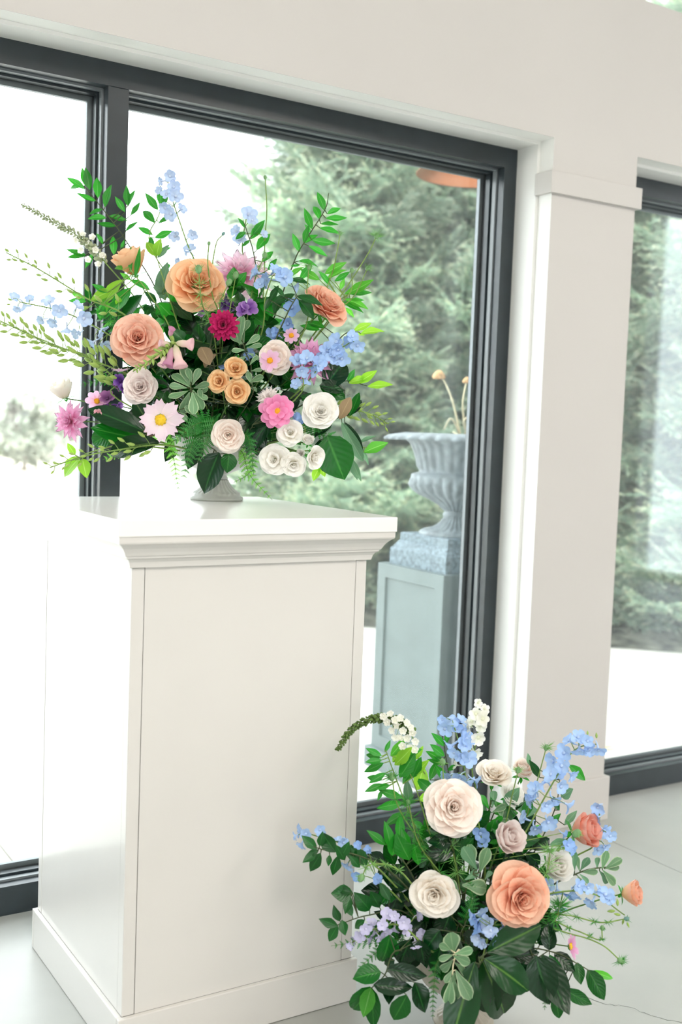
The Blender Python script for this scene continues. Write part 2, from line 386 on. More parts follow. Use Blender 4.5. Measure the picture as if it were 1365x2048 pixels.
# ------------------------------------------------------------------ the room
YW, YF, YG = 0.628, 0.790, 0.888          # wall face, window frame face, glass
XO, XP, ZO = 1.6184, 1.9895, 2.2559       # left opening ends, pier ends, opening head
RX0, RX1, RY0, RZ = -7.0, 7.5, -9.0, 4.2

def grid_wall(name, us, zs, open_cells, axis, d0, d1, mat):
    """one connected wall with openings: us along the wall, zs up, d0/d1 its two faces"""
    v = []; f = []; nu, nz = len(us), len(zs)
    idx = lambda s, i, j: s*nu*nz + i*nz + j
    for d in (d0, d1):
        for u in us:
            for z in zs: v.append((u, d, z) if axis == 'x' else (d, u, z))
    solid = lambda i, j: 0 <= i < nu-1 and 0 <= j < nz-1 and (i, j) not in open_cells
    for i in range(nu-1):
        for j in range(nz-1):
            if not solid(i, j): continue
            for s in (0, 1):
                q = (idx(s,i,j), idx(s,i+1,j), idx(s,i+1,j+1), idx(s,i,j+1)); f.append(q if s == 0 else q[::-1])
            for di, dj, a, b in ((-1,0,(i,j),(i,j+1)), (1,0,(i+1,j),(i+1,j+1)), (0,-1,(i,j),(i+1,j)), (0,1,(i,j+1),(i+1,j+1))):
                if not solid(i+di, j+dj): f.append((idx(0,*a), idx(0,*b), idx(1,*b), idx(1,*a)))
    return obj(name, mesh(name, v, f, mat, False), kind='structure')

grid_wall('wall_front', [RX0, -5.6, XO, XP, 5.2, RX1], [0, ZO, 2.76, 3.70, RZ], {(1, 0), (3, 0), (1, 2), (3, 2)}, 'x', YW, YW+0.30, M['wall'])
grid_wall('wall_back', [RX0, -5.6, -3.4, -1.6, 0.8, RX1], [0, 0.6, 2.3, RZ], {(1, 1), (3, 1)}, 'x', RY0, RY0-0.2, M['wall'])
grid_wall('wall_left', [RY0, -7.0, -5.4, -3.4, -1.6, YW+0.30], [0, 0.1, 2.3, RZ], {(1, 1)}, 'y', RX0, RX0-0.2, M['wall'])
grid_wall('wall_right', [RY0, -3.9, -1.8, YW+0.30], [0, 0.06, 3.6, RZ], {(1, 1)}, 'y', RX1, RX1+0.2, M['wall'])
box('ceiling', RX0-0.2, RX1+0.2, RY0-0.2, YW+0.30, RZ, RZ+0.2, M['ceiling'], kind='structure')

floor = box('floor', RX0-0.2, RX1+0.2, RY0-0.2, YF+0.14, -0.10, -0.012, M['joint'], kind='structure')
JX, JY = [-4.2, -1.2, 1.862, 4.9], [-6.4, -3.3]
xs = [RX0-0.2] + JX + [RX1+0.2]; ys = [RY0-0.2] + JY + [YF+0.14]
for i in range(len(xs)-1):
    for j in range(len(ys)-1):
        g = 0.0022
        box('slab', xs[i]+g, xs[i+1]-g, ys[j]+g, ys[j+1]-g, -0.012, 0.0, M['floor'], floor, bevel=0.0015)
# hairline crack wandering over the floor
cp = [(1.0475, -0.240), (1.075, -0.300), (1.110, -0.335), (1.135, -0.400), (1.168, -0.442), (1.23, -0.55), (1.30, -0.70), (1.36, -0.78)]
cpts = []
for a, b in zip(cp[:-1], cp[1:]):
    for k in range(5):
        t = k/5; cpts.append((a[0]+(b[0]-a[0])*t + random.uniform(-.004, .004), a[1]+(b[1]-a[1])*t + random.uniform(-.004, .004)))
v = []; f = []
for i, (x, y) in enumerate(cpts):
    w = random.uniform(0.0004, 0.0013); v += [(x-w, y-w*.5, 0.0004), (x+w, y+w*.5, 0.0004)]
    if i: f.append((2*i-2, 2*i-1, 2*i+1, 2*i))
obj('crack', mesh('crack', v, f, M['joint'], False), floor)

# pier trim: capital band and plinth block wrapped round the pier
box('trim_1', 1.6035, XP+0.018, YW-0.014, YW+0.066, 2.083, 2.152, M['trim' if 0 else 'wall'], kind='structure', bevel=0.0015)
box('trim_2', 1.6035, XP+0.018, YW-0.014, YW+0.066, 0.0, 0.152, M['trim' if 0 else 'wall'], kind='structure', bevel=0.002)

def liner(name, x0, x1, z1, left=True, right=True):
    """two-step white jamb and head lining of an opening, one continuous mesh"""
    steps = [(0.0005, YW-0.0005), (0.0005, YW+0.062), (0.010, YW+0.064), (0.010, YF+0.02)]
    v = []; f = []
    for o_, y in steps:
        for p in ((x0+o_, y, 0), (x0+o_, y, z1-o_), (x1-o_, y, z1-o_), (x1-o_, y, 0)): v.append(p)
    n = len(steps)
    for i in range(n-1):
        for k in range(3): f.append((i*4+k, i*4+k+1, (i+1)*4+k+1, (i+1)*4+k))
    # return behind so that the lining has a thickness
    m = len(v)
    for p in ((x0-.01, YF+.02, 0), (x0-.01, YF+.02, z1+.01), (x1+.01, YF+.02, z1+.01), (x1+.01, YF+.02, 0)): v.append(p)
    for k in range(3): f.append(((n-1)*4+k, (n-1)*4+k+1, m+k+1, m+k))
    return obj(name, mesh(name, v, f, M['trim'], False), kind='structure')
liner('trim_3', -5.6, XO, ZO)
liner('trim_4', XP, 5.2, ZO)

def ring_vf(x0, x1, z0, z1, w, y0, y1, wb=None):
    """rectangular frame of bar width w (bottom wb), one connected mesh"""
    wb = w if wb is None else wb; v = []; f = []
    for y in (y0, y1):
        for a, b, c, d in ((x0, x1, z0, z1), (x0+w, x1-w, z0+wb, z1-w)):
            v += [(a, y, c), (b, y, c), (b, y, d), (a, y, d)]
    for k in range(4):
        k2 = (k+1) % 4
        f += [(k, k2, 4+k2, 4+k), (8+k2, 8+k, 12+k, 12+k2), (k2, k, 8+k, 8+k2), (4+k, 4+k2, 12+k2, 12+k)]
    return v, f

def window(name, x0, x1, z0, z1, mulls, wr=0.064, wb=0.078, y0=YF, mull_w=0.058):
    root = bpy.data.objects.new(name, None); COL.objects.link(root); root['kind'] = 'structure'
    root.location = (x0, y0, z0); WM[root.name] = Matrix.Translation((x0, y0, z0))
    v, f = ring_vf(x0, x1, z0, z1, wr, y0, y0+0.14, wb); obj('window_frame', mesh('window_frame', v, f, M['frame'], False), root)
    edges = [x0+wr]
    for mx in sorted(mulls):
        box('mullion', mx, mx+mull_w, y0+0.0005, y0+0.139, z0+wb, z1-wr, M['frame'], root, bevel=0.002)
        edges += [mx, mx+mull_w]
    edges.append(x1-wr)
    for a, b in zip(edges[::2], edges[1::2]):
        za, zb = z0+wb, z1-wr
        v, f = ring_vf(a, b, za, zb, 0.006, y0+0.034, y0+0.052); obj('glazing_bead', mesh('glazing_bead', v, f, M['bead'], False), root)
        v, f = ring_vf(a, b, za, zb, 0.012, y0+0.058, y0+0.078); obj('glazing_bead', mesh('glazing_bead', v, f, M['frame'], False), root)
        v, f = ring_vf(a, b, za, zb, 0.011, y0+0.078, y0+0.090); obj('gasket', mesh('gasket', v, f, M['gasket'], False), root)
        v, f = ring_vf(a+0.004, b-0.004, za+0.004, zb-0.004, 0.020, y0+0.0945, y0+0.108); obj('spacer_bar', mesh('spacer_bar', v, f, M['spacer'], False), root)
        for yy in (y0+0.0905, y0+0.1085):
            box('pane', a+0.003, b-0.003, yy, yy+0.0035, za+0.003, zb-0.003, M['glass'], root)
    return root
window('window_1', -5.6, XO+0.002, 0.0, 2.2476, [0.2127-1.40*k for k in range(0, 5)])
window('window_2', XP+0.001, 5.2, 0.0, 2.2476, [3.55])
window('window_3', XP+0.001, 5.2, 2.7605, 3.70, [3.55], wr=0.008, wb=0.008, y0=YW+0.02, mull_w=0.03)
window('window_4', -5.6, XO, 2.7605, 3.70, [0.2, -2.0, -4.0], wr=0.03, wb=0.03, y0=YW+0.02, mull_w=0.03)

# ------------------------------------------------------------------ outside: ground, trees, urn
patio = box('patio', -14, 14.0, YF+0.145, 24.0, -0.20, -0.022, M['joint'], kind='structure')
pxs = [-14, -9, -4.4, 0.1, 4.6, 9.2, 14]; pys = [YF+0.145, 3.6, 7.8, 13.0, 18.0, 24.0]
for i in range(len(pxs)-1):
    for j in range(len(pys)-1):
        box('slab', pxs[i]+.004, pxs[i+1]-.004, pys[j]+.004, pys[j+1]-.004, -0.022, -0.004, M['patio'], patio)
box('lawn', -120, 160, 24.0, 260.0, -0.30, -0.03, M['lawn'], kind='structure')

# planting bed the spruces stand in: its front edge runs aslant to the building
A0 = Vector((2.30, 4.60, 0)); A1 = Vector((7.5, -0.30+0.6, 0)); A1 = Vector((6.6, 1.20, 0))
du = (Vector((4.54, 2.79, 0)) - Vector((3.34, 4.07, 0))).normalized(); dn = Vector((-du.y, du.x, 0))
if dn.dot(Vector((1, 1, 0))) < 0: dn = -dn
B0 = Vector((3.34, 4.07, 0)) - du*1.15
v = []; f = []; nu, nv = 60, 16
for i in range(nu+1):
    for j in range(nv+1):
        p = B0 + du*(6.0*i/nu) + dn*(4.2*j/nv)
        h = 0.05*math.sin(PI*min(1, j/3)/2) + random.uniform(0, 0.03)*(j > 0)
        if p.y < YF + 0.2: p.y = YF + 0.2
        v.append((p.x + random.uniform(-.015, .015), p.y, -0.002 + h))
for i in range(nu):
    for j in range(nv): f.append((i*(nv+1)+j, (i+1)*(nv+1)+j, (i+1)*(nv+1)+j+1, i*(nv+1)+j+1))
obj('trim_5', mesh('mulch_bed', v, f, M['mulch'], True), kind='structure').name = 'mulch_bed'

def bough_mesh(seed):
    rng = random.Random(seed); V = []; Fc = []; pv = []
    def strip(pts, w0, w1, tipv):
        base = len(V); n = len(pts)
        for i, p in enumerate(pts):
            t = i/(n-1); w = w0+(w1-w0)*t
            V.append(p + Vector((0, 0, w))); V.append(p - Vector((0, 0, w))); pv.extend([tipv*t]*2)
            if i: Fc.append((base+2*i-2, base+2*i-1, base+2*i+1, base+2*i))
        # needles, each hooked on a vertex of the twig
        for i in range(n-1):
            a, b = pts[i], pts[i+1]; t = (b-a).normalized(); s = t.cross(Vector((0, 0, 1))).normalized(); u = s.cross(t)
            ln = (b-a).length; k = max(2, int(ln/0.0095))
            for q in range(k):
                fr = q/k; p = a.lerp(b, fr); tt = (i+fr)/(n-1)
                for r in range(3):
                    an = rng.uniform(0, 2*PI); dirn = (t*0.75 + (s*math.cos(an) + u*math.sin(an))*0.9).normalized()
                    le = rng.uniform(0.018, 0.027)*(1.0-0.25*tt); e = p + dirn*le; wd = t*0.0040
                    j = len(V); V.append(p+wd); V.append(p-wd); V.append(e); pv.extend([tipv*tt]*3)
                    Fc.append((j, j+1, j+2))
    L = 1.0; n = 9
    ax = [Vector((L*i/(n-1), 0.05*math.sin(i*0.9+seed), -0.16*(i/(n-1)) + 0.20*(i/(n-1))**2.2)) for i in range(n)]
    strip(ax, 0.007, 0.002, 1.0)
    for k in range(20):
        s = 0.10 + 0.88*k/20; p = ax[0].lerp(ax[-1], s); i = min(n-2, int(s*(n-1))); p = ax[i].lerp(ax[i+1], s*(n-1)-i)
        for sd in (-1, 1):
            ln = (0.40*(1-s)**0.8 + 0.10)*rng.uniform(0.75, 1.15); an = rng.uniform(0.6, 1.0)*sd
            d = Vector((math.cos(an), math.sin(an), rng.uniform(-0.55, 0.55)))
            pts = [p + d*(ln*q/5) + Vector((0, 0, 0.10*ln*(q/5)**2 - 0.04*ln*q/5)) for q in range(6)]
            strip(pts, 0.004, 0.001, 1.0)
            for q in (1, 2, 3, 4):
                sp = pts[q]; an2 = an + rng.choice((-1, 1))*rng.uniform(.5, .8)
                d2 = Vector((math.cos(an2), math.sin(an2), rng.uniform(-0.7, 0.7)))
                l2 = ln*0.40; strip([sp + d2*(l2*w/3) for w in range(4)], 0.002, 0.001, 1.0)
    return mesh('bough', V, Fc, M['needle'], False, {'pv': pv})
BOUGHS = [bough_mesh(s) for s in range(5)]

def spruce(x, y, h, R, seed, label, zmax=4.3, step=0.145, per=10):
    rng = random.Random(seed)
    t = thing('spruce_tree', label, 'tree', (x, y, 0.0), 'spruce trees outside the windows')
    v, f = tube_vf([(x, y, -.02), (x+.02, y, h*.3), (x, y, h*.7), (x, y, h)], 0.13, 0.02, 10)
    obj('trunk', mesh('trunk', v, f, M['bark']), t)
    z = 0.12; k = 0; cnt = 0
    while z < zmax and cnt < 298:
        rr = R*(1-z/h)**0.6
        for q in range(per):
            an = 2*PI*(q/per) + k*2.4 + rng.uniform(-.3, .3); L = rr*(rng.uniform(0.8, 1.06) if q % 3 else rng.uniform(0.45, 0.8))
            tilt = -0.10 + 0.35*z/zmax + rng.uniform(-.18, .18)
            m = Matrix.Translation((x, y, z+rng.uniform(-.06, .06))) @ Matrix.Rotation(an, 4, 'Z') @ Matrix.Rotation(-tilt, 4, 'Y') @ Matrix.Rotation(rng.uniform(-.5, .5), 4, 'X')
            s = L; obj('bough', BOUGHS[rng.randrange(5)], t, m @ Matrix.Diagonal((s, s*rng.uniform(.9, 1.2), s, 1))); cnt += 1
        z += step; k += 1
# the row stands 0.6-1.3 m behind the bed's edge
def bed(u, nn): return B0 + du*u + dn*nn
for i, (u, nn, h, R, lab) in enumerate([
    (0.62, 1.10, 9.0, 1.38, 'leftmost green spruce tree, its left side against white sky'),
    (2.05, 1.35, 8.0, 1.30, 'green spruce tree directly behind the grey garden urn outside'),
    (3.45, 1.30, 8.5, 1.30, 'green spruce tree behind the beige pier, seen through the right window'),
    (4.70, 1.60, 8.0, 1.25, 'rightmost green spruce tree, seen only through the right window'),
    (1.05, 2.60, 9.5, 1.40, 'spruce tree standing back between the leftmost spruces'),
    (2.90, 2.80, 9.0, 1.35, 'spruce tree standing back behind the urn and pier')]):
    p = bed(u, nn); spruce(p.x, p.y, h, R, 11+i, lab)

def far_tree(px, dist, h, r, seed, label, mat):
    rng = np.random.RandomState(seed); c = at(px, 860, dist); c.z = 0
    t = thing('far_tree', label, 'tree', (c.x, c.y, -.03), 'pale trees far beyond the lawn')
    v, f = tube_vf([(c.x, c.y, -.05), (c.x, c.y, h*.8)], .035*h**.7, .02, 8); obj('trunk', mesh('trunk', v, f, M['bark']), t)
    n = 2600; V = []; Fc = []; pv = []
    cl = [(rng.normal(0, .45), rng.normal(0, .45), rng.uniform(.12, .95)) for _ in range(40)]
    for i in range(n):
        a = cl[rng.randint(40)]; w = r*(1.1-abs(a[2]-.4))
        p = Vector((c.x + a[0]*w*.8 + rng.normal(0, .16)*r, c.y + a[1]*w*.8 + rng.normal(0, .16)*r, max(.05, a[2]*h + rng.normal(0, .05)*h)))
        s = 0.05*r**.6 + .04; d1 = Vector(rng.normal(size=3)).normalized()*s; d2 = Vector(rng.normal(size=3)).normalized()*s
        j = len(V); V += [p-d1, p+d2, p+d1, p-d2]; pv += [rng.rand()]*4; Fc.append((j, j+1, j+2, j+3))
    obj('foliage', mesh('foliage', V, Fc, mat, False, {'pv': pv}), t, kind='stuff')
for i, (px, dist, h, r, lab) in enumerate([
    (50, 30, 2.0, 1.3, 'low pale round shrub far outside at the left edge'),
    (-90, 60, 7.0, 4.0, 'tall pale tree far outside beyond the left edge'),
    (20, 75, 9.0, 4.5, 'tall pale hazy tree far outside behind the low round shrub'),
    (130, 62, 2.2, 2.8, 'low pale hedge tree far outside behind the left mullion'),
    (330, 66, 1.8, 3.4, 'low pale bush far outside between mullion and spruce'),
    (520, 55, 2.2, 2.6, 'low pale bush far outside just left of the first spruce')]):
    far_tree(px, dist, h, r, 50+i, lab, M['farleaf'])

# grey pedestal with urn, outside the glass
US = 1.045   # the urn and its pedestal stand clear of the outer wall face
def uz(z): return 1.30265 + (z-1.30265)*US
UX0, UY0, UZ = -.80661 + 2.31061*US, -2.05899 + 3.00899*US, uz(0.825)
UX1, UY1 = UX0 + .404*US, UY0 + .404*US
ucx, ucy = (UX0+UX1)/2, (UY0+UY1)/2
up = thing('urn_pedestal', 'slate grey panelled square pedestal outside under the iron urn', 'pedestal', (ucx, ucy, -.004))
def panel_box(x0, x1, y0, y1, z0, z1, w, dep):
    """box whose four sides carry a sunk panel"""
    V = []; Fc = []
    def quadside(o, ux, uz, nrm):
        b = len(V); W_ = ux.length; H_ = uz.length; a = ux.normalized(); c = uz.normalized()
        rect = lambda m, d: [o + a*m + c*m - nrm*d, o + a*(W_-m) + c*m - nrm*d, o + a*(W_-m) + c*(H_-m) - nrm*d, o + a*m + c*(H_-m) - nrm*d]
        for m, d in ((0, 0), (w, 0), (w+.004, dep), (w+.012, dep)): V.extend(rect(m, d))
        for r in range(3):
            for k in range(4): Fc.append((b+r*4+k, b+r*4+(k+1) % 4, b+r*4+4+(k+1) % 4, b+r*4+4+k))
        Fc.append((b+12, b+13, b+14, b+15))
    up_ = Vector((0, 0, z1-z0))
    quadside(Vector((x0, y0, z0)), Vector((x1-x0, 0, 0)), up_, Vector((0, -1, 0)))
    quadside(Vector((x1, y0, z0)), Vector((0, y1-y0, 0)), up_, Vector((1, 0, 0)))
    quadside(Vector((x1, y1, z0)), Vector((x0-x1, 0, 0)), up_, Vector((0, 1, 0)))
    quadside(Vector((x0, y1, z0)), Vector((0, y0-y1, 0)), up_, Vector((-1, 0, 0)))
    b = len(V); V.extend([Vector((x0, y0, z1)), Vector((x1, y0, z1)), Vector((x1, y1, z1)), Vector((x0, y1, z1))]); Fc.append((b, b+1, b+2, b+3))
    import bmesh
    bm = bmesh.new(); vs = [bm.verts.new(p) for p in V]
    for q in Fc: bm.faces.new([vs[i] for i in q])
    bmesh.ops.remove_doubles(bm, verts=bm.verts, dist=1e-5)
    me = bpy.data.meshes.new('panelled_body'); bm.to_mesh(me); bm.free(); return me
me = panel_box(UX0, UX1, UY0, UY1, 0.075, UZ, 0.052, 0.009); me.materials.append(M['urnbase']); obj('panelled_body', me, up)
box('base_block', UX0-.02, UX1+.02, UY0-.02, UY1+.02, -.004, 0.075, M['urnbase'], up, bevel=.004)
def rect_loft(name, steps, cx, cy, mat, parent):
    V = []; Fc = []
    for h, z in steps: V += [(cx-h, cy-h, z), (cx+h, cy-h, z), (cx+h, cy+h, z), (cx-h, cy+h, z)]
    for i in range(len(steps)-1):
        for k in range(4): Fc.append((i*4+k, i*4+(k+1) % 4, i*4+4+(k+1) % 4, i*4+4+k))
    Fc.append((3, 2, 1, 0)); b = len(V)-4; Fc.append((b, b+1, b+2, b+3))
    return obj(name, mesh(name, V, Fc, mat, False), parent)
urn = thing('garden_urn', 'grey fluted iron urn with scalloped rim on the outdoor pedestal', 'urn', (ucx, ucy, UZ))
rect_loft('stepped_plinth', [(h*US, uz(z)) for h, z in [(.172, .825), (.172, .882), (.166, .888), (.150, .912), (.146, .915), (.146, .940), (.142, .944)]], ucx, ucy, M['urnstone'], urn)
NF = 28
def flute(th, depth): return 1 + depth*abs(math.cos(NF*th/2))
prof = [(.135,.944),(.136,.952),(.130,.958),(.108,.963),(.082,.970),(.062,.982),(.050,.996),(.043,1.008),(.050,1.014),(.050,1.022),(.042,1.028),(.048,1.036),(.064,1.052),(.096,1.072),(.130,1.088),(.150,1.102),(.166,1.125),(.174,1.150),(.172,1.163),(.146,1.170),(.143,1.176),(.146,1.190),(.151,1.215),(.160,1.245),(.174,1.276),(.190,1.290),(.205,1.286),(.262,1.286),(.264,1.293),(.246,1.304),(.200,1.314),(.190,1.312),(.165,1.285),(.14,1.25),(.0,1.24)]
def umod(th, i):
    z = prof[i][1]
    if 3 <= i <= 7: return flute(th, .10)
    if 11 <= i <= 16: return flute(th, .11)
    if 21 <= i <= 25: return flute(th, .055)
    if 27 <= i <= 29: return flute(th, .06)
    return 1
v, f = lathe_vf([(r*US, uz(z)) for r, z in prof], 168, umod)
obj('fluted_bowl', mesh('fluted_bowl', v, f, M['urnmetal']), urn, Matrix.Translation((ucx, ucy, 0)))
v, f = lathe_vf([(.001, 1.265), (.08, 1.272), (.168, 1.258)], 24); obj('soil', mesh('soil', v, f, M['soil']), urn, Matrix.Translation((ucx, ucy, 0)))
def dry_flower(x0, tip, bend, head, label):
    """dead flower stalk in the urn; tip and bend are px at the urn's distance"""
    D = 3.95*US; b = Vector((ucx + x0, ucy - .02, 1.262))
    t = thing('dead_flower', label, 'flower', b, 'dead flower stalks in the outdoor urn')
    pts = spline([b, at(*bend, D), at(*tip, D)], 5); v, f = tube_vf(pts, .0045, .003, 6); obj('stem', mesh('stem', v, f, M['drystem']), t)
    if head:
        V, Fc = lathe_vf([(.001, .004), (.008, .002), (.022, -.012), (.026, -.024), (.020, -.03)], 14, lambda th, i: 1+.25*math.sin(7*th)*(i > 1))
        obj('seed_head', mesh('seed_head', V, Fc, M['dryflower']), t, Matrix.Translation(at(*tip, D)) @ Matrix.Scale(head, 4))
dry_flower(0.0, (879, 742), (905, 800), 1.0, 'tallest dead brown flower stalk drooping in the outdoor urn')
dry_flower(0.03, (935, 755), (926, 815), 0.7, 'dead flower stalk in the urn beside the window frame')
dry_flower(0.01, (888, 860), (905, 838), 0, 'short bent dry stalk over the urn rim')
dry_flower(0.05, (938, 832), (928, 848), 0.5, 'short dry stalk with head at the right of the urn')
def tuft(x, label):
    b = Vector((ucx + x, ucy-.03, 1.262)); t = thing('dry_tuft', label, 'plant', b, 'pale withered leaves in the urn')
    for k in range(9):
        an = k*2.4; d = Vector((math.cos(an)*.05, math.sin(an)*.05, random.uniform(.03, .08)))
        v, f = tube_vf(bez(b, b+Vector((0, 0, .05)), b+d, 5), .006, .002, 4); obj('leaf_blade', mesh('leaf_blade', v, f, M['drystem']), t)
tuft(-.01, 'pale withered leaf tuft at the middle of the outdoor urn'); tuft(.07, 'pale withered leaf tuft near the frame in the outdoor urn')

# gooseneck lamp on the outer wall: only its copper shade shows at the top of the glass
lc = Vector((1.765, 1.20, 2.262))
lamp = thing('wall_lamp', 'copper lamp shade hanging outside at the upper right window corner', 'lamp', lc)
v, f = lathe_vf([(.015, .12), (.03, .118), (.05, .10), (.10, .072), (.17, .04), (.215, .006), (.222, 0), (.215, .003), (.165, .032), (.09, .06), (.02, .07)], 40)
obj('lamp_shade', mesh('lamp_shade', v, f, M['copper']), lamp, Matrix.Translation(lc))
v, f = tube_vf(bez(lc+Vector((0, 0, .11)), lc+Vector((0, 0, .55)), Vector((lc.x, YW+.302, 2.62)), 12), .012, .012, 8)
obj('bracket_arm', mesh('bracket_arm', v, f, M['frame']), lamp)
# leaf blown on to the patio
tag(obj('fallen_leaf', mesh('fallen_leaf', [(2.60, 1.24, .001), (2.655, 1.262, .012), (2.72, 1.258, .004), (2.66, 1.24, .009)], [(0, 3, 1), (1, 3, 2)], M['dryleaf'])), 'tan dry leaf lying on the white concrete outside the right window', 'leaf')

# ------------------------------------------------------------------ white display pedestal
BW, BD, HT = 0.5556, 0.5763, 1.12
ped = thing('display_pedestal', 'tall white painted square pedestal with moulded cap', 'pedestal', (BW/2, BD/2, 0))
def sweep_rect(name, prof, x0, x1, y0, y1, mat, parent, close_top=True, close_bot=True):
    """profile (outward offset, z) mitred round a rectangle"""
    V = []; Fc = []
    for o_, z in prof: V += [(x0-o_, y0-o_, z), (x1+o_, y0-o_, z), (x1+o_, y1+o_, z), (x0-o_, y1+o_, z)]
    for i in range(len(prof)-1):
        for k in range(4): Fc.append((i*4+k, i*4+(k+1) % 4, i*4+4+(k+1) % 4, i*4+4+k))
    if close_bot: Fc.append((3, 2, 1, 0))
    b = len(V)-4
    if close_top: Fc.append((b, b+1, b+2, b+3))
    return obj(name, mesh(name, V, Fc, mat, False), parent)
CO, CH, BO, BH = 0.0474, 0.0983, 0.0105, 0.0987
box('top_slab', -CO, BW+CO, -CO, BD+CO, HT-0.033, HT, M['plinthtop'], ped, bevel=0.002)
zb = HT-CH
sweep_rect('cap_moulding', [(.001, zb), (.007, zb), (.0085, zb+.006), (.010, zb+.011), (.014, zb+.017), (.019, zb+.020), (.0195, zb+.0235), (.0225, zb+.025), (.026, zb+.032), (.031, zb+.040), (.038, zb+.047), (.0435, zb+.051), (.0445, zb+.054), (.0445, zb+.0655)], 0, BW, 0, BD, M['plinth'], ped)
PW = 0.027
for (x, y) in ((0, 0), (BW-PW, 0), (0, BD-PW), (BW-PW, BD-PW)):
    box('corner_post', x, x+PW, y, y+PW, BH, zb-.0012, M['plinth'], ped, bevel=0.0015)
g = 0.0013
box('panel', PW+g, BW-PW-g, .0008, .018, BH, zb-.0006, M['plinth'], ped)
box('panel', PW+g, BW-PW-g, BD-.018, BD-.0008, BH, zb-.0006, M['plinth'], ped)
box('panel', .0008, .018, PW+g, BD-PW-g, BH, zb-.0006, M['plinth'], ped)
box('panel', BW-.018, BW-.0008, PW+g, BD-PW-g, BH, zb-.0006, M['plinth'], ped)
box('inner_core', .02, BW-.02, .02, BD-.02, .02, zb-.001, M['gasket'], ped)
bb = 0.012
box('base_board', -BO, BW+BO, -BO, -BO+bb, 0.0012, BH, M['plinth'], ped, bevel=.002)
box('base_board', -BO, BW+BO, BD+BO-bb, BD+BO, 0.0012, BH, M['plinth'], ped, bevel=.002)
box('base_board', -BO, -BO+bb, -BO+bb, BD+BO-bb, 0.0012, BH, M['plinth'], ped, bevel=.002)
box('base_board', BW+BO-bb, BW+BO, -BO+bb, BD+BO-bb, 0.0012, BH, M['plinth'], ped, bevel=.002)

# ------------------------------------------------------------------ flower pieces (shared meshes)
def interp(tab, x):
    for (a, p), (b, q) in zip(tab[:-1], tab[1:]):
        if x <= b: return p + (q-p)*(x-a)/(b-a)
    return tab[-1][1]

def petal_vf(L, W, prof, lean, curl, wrap, r0=0.0, z0=0.0, ruffle=0.0, seed=0, nu=6, nv=7, cpow=1.6, notch=0.0, round_tip=0.12):
    """petal of a flower whose axis is +Z, growing from the axis towards +X; lean and curl in degrees"""
    rng = random.Random(seed); ph = rng.uniform(0, 6); ph2 = rng.uniform(0, 6); V = []; pv = []; pu = []
    steps = 24; path = [(0.0, 0.0)]
    for i in range(steps):
        t = (i+.5)/steps; th = math.radians(lean + curl*t**cpow); path.append((path[-1][0]+math.sin(th)/steps, path[-1][1]+math.cos(th)/steps))
    for j in range(nv+1):
        for i in range(nu+1):
            u = 2*i/nu-1; v0 = j/nv
            v = v0*(1 - round_tip*u*u - notch*math.cos(u*PI*2)*0.5*(v0 > .8) - notch*.5*(v0 > .8))
            hw = W*interp(prof, v0); s = u*hw
            k = min(steps-1, int(v*steps)); fr = v*steps-k
            x = (path[k][0]+(path[k+1][0]-path[k][0])*fr)*L + r0; z = (path[k][1]+(path[k+1][1]-path[k][1])*fr)*L + z0
            wr = wrap; y = wr*math.sin(s/wr); dx = wr*(1-math.cos(s/wr))
            th = math.radians(lean + curl*v**cpow)
            rf = ruffle*v*v*(math.sin(u*5+ph)*.6 + math.sin(u*9+ph2)*.4)
            # cupping: edges lift along the petal's inner normal
            V.append((x - dx*math.cos(th) + rf*math.cos(th), y, z + dx*math.sin(th) - rf*math.sin(th))); pv.append(v0); pu.append(u)
    Fc = [(j*(nu+1)+i, j*(nu+1)+i+1, (j+1)*(nu+1)+i+1, (j+1)*(nu+1)+i) for j in range(nv) for i in range(nu)]
    return V, Fc, pv, pu

ROSE_P = [(0, .30), (.25, .66), (.5, .92), (.72, 1.0), (.9, .93), (1, .72)]
STRAP_P = [(0, .45), (.35, .95), (.6, 1.0), (.85, .66), (1, .10)]
BROAD_P = [(0, .30), (.35, .74), (.7, 1.0), (.88, .96), (1, .76)]
def petal_mesh(*a, **k):
    V, Fc, pv, pu = petal_vf(*a, **k); return mesh('petal', V, Fc, M['r_peach'], True, {'pv': pv, 'pu': pu})

# rose rings: count, length, half width, lean, curl, wrap radius, r0, z0, ruffle
RINGS = [(3, .50, .20, -8, 10, .10, .015, .34, .0), (4, .56, .26, 0, 18, .15, .04, .28, .01), (5, .64, .34, 7, 34, .24, .07, .20, .03),
         (5, .74, .42, 16, 46, .34, .09, .12, .04), (6, .84, .52, 28, 56, .46, .11, .07, .035), (6, .92, .62, 44, 58, .66, .12, .02, .04), (5, .96, .68, 60, 56, .9, .10, -.03, .04)]
BUDR = [(3, .80, .26, 2, -6, .14, .02, .06, .0), (4, .92, .38, 24, -26, .22, .03, .04, .01), (5, 1.0, .46, 40, -40, .30, .05, .02, .03), (5, 1.04, .50, 52, -42, .38, .06, .0, .05), (4, .98, .50, 58, -38, .44, .07, -.02, .05)]
ROSE_LIB = {}
def rose_ring(k, opn, j):
    key = (k, round(opn, 2), j)
    if key not in ROSE_LIB:
        n, L, W, le, cu, wr, r0, z0, rf = RINGS[k]
        f_ = opn if k > 1 else 1
        ROSE_LIB[key] = petal_mesh(L, W, ROSE_P, le*f_, cu*(.35+.65*f_), wr, r0, z0 + (1-f_)*.05*k, rf*(.6+.4*f_), seed=k*7+j, round_tip=.2)
    return ROSE_LIB[key]

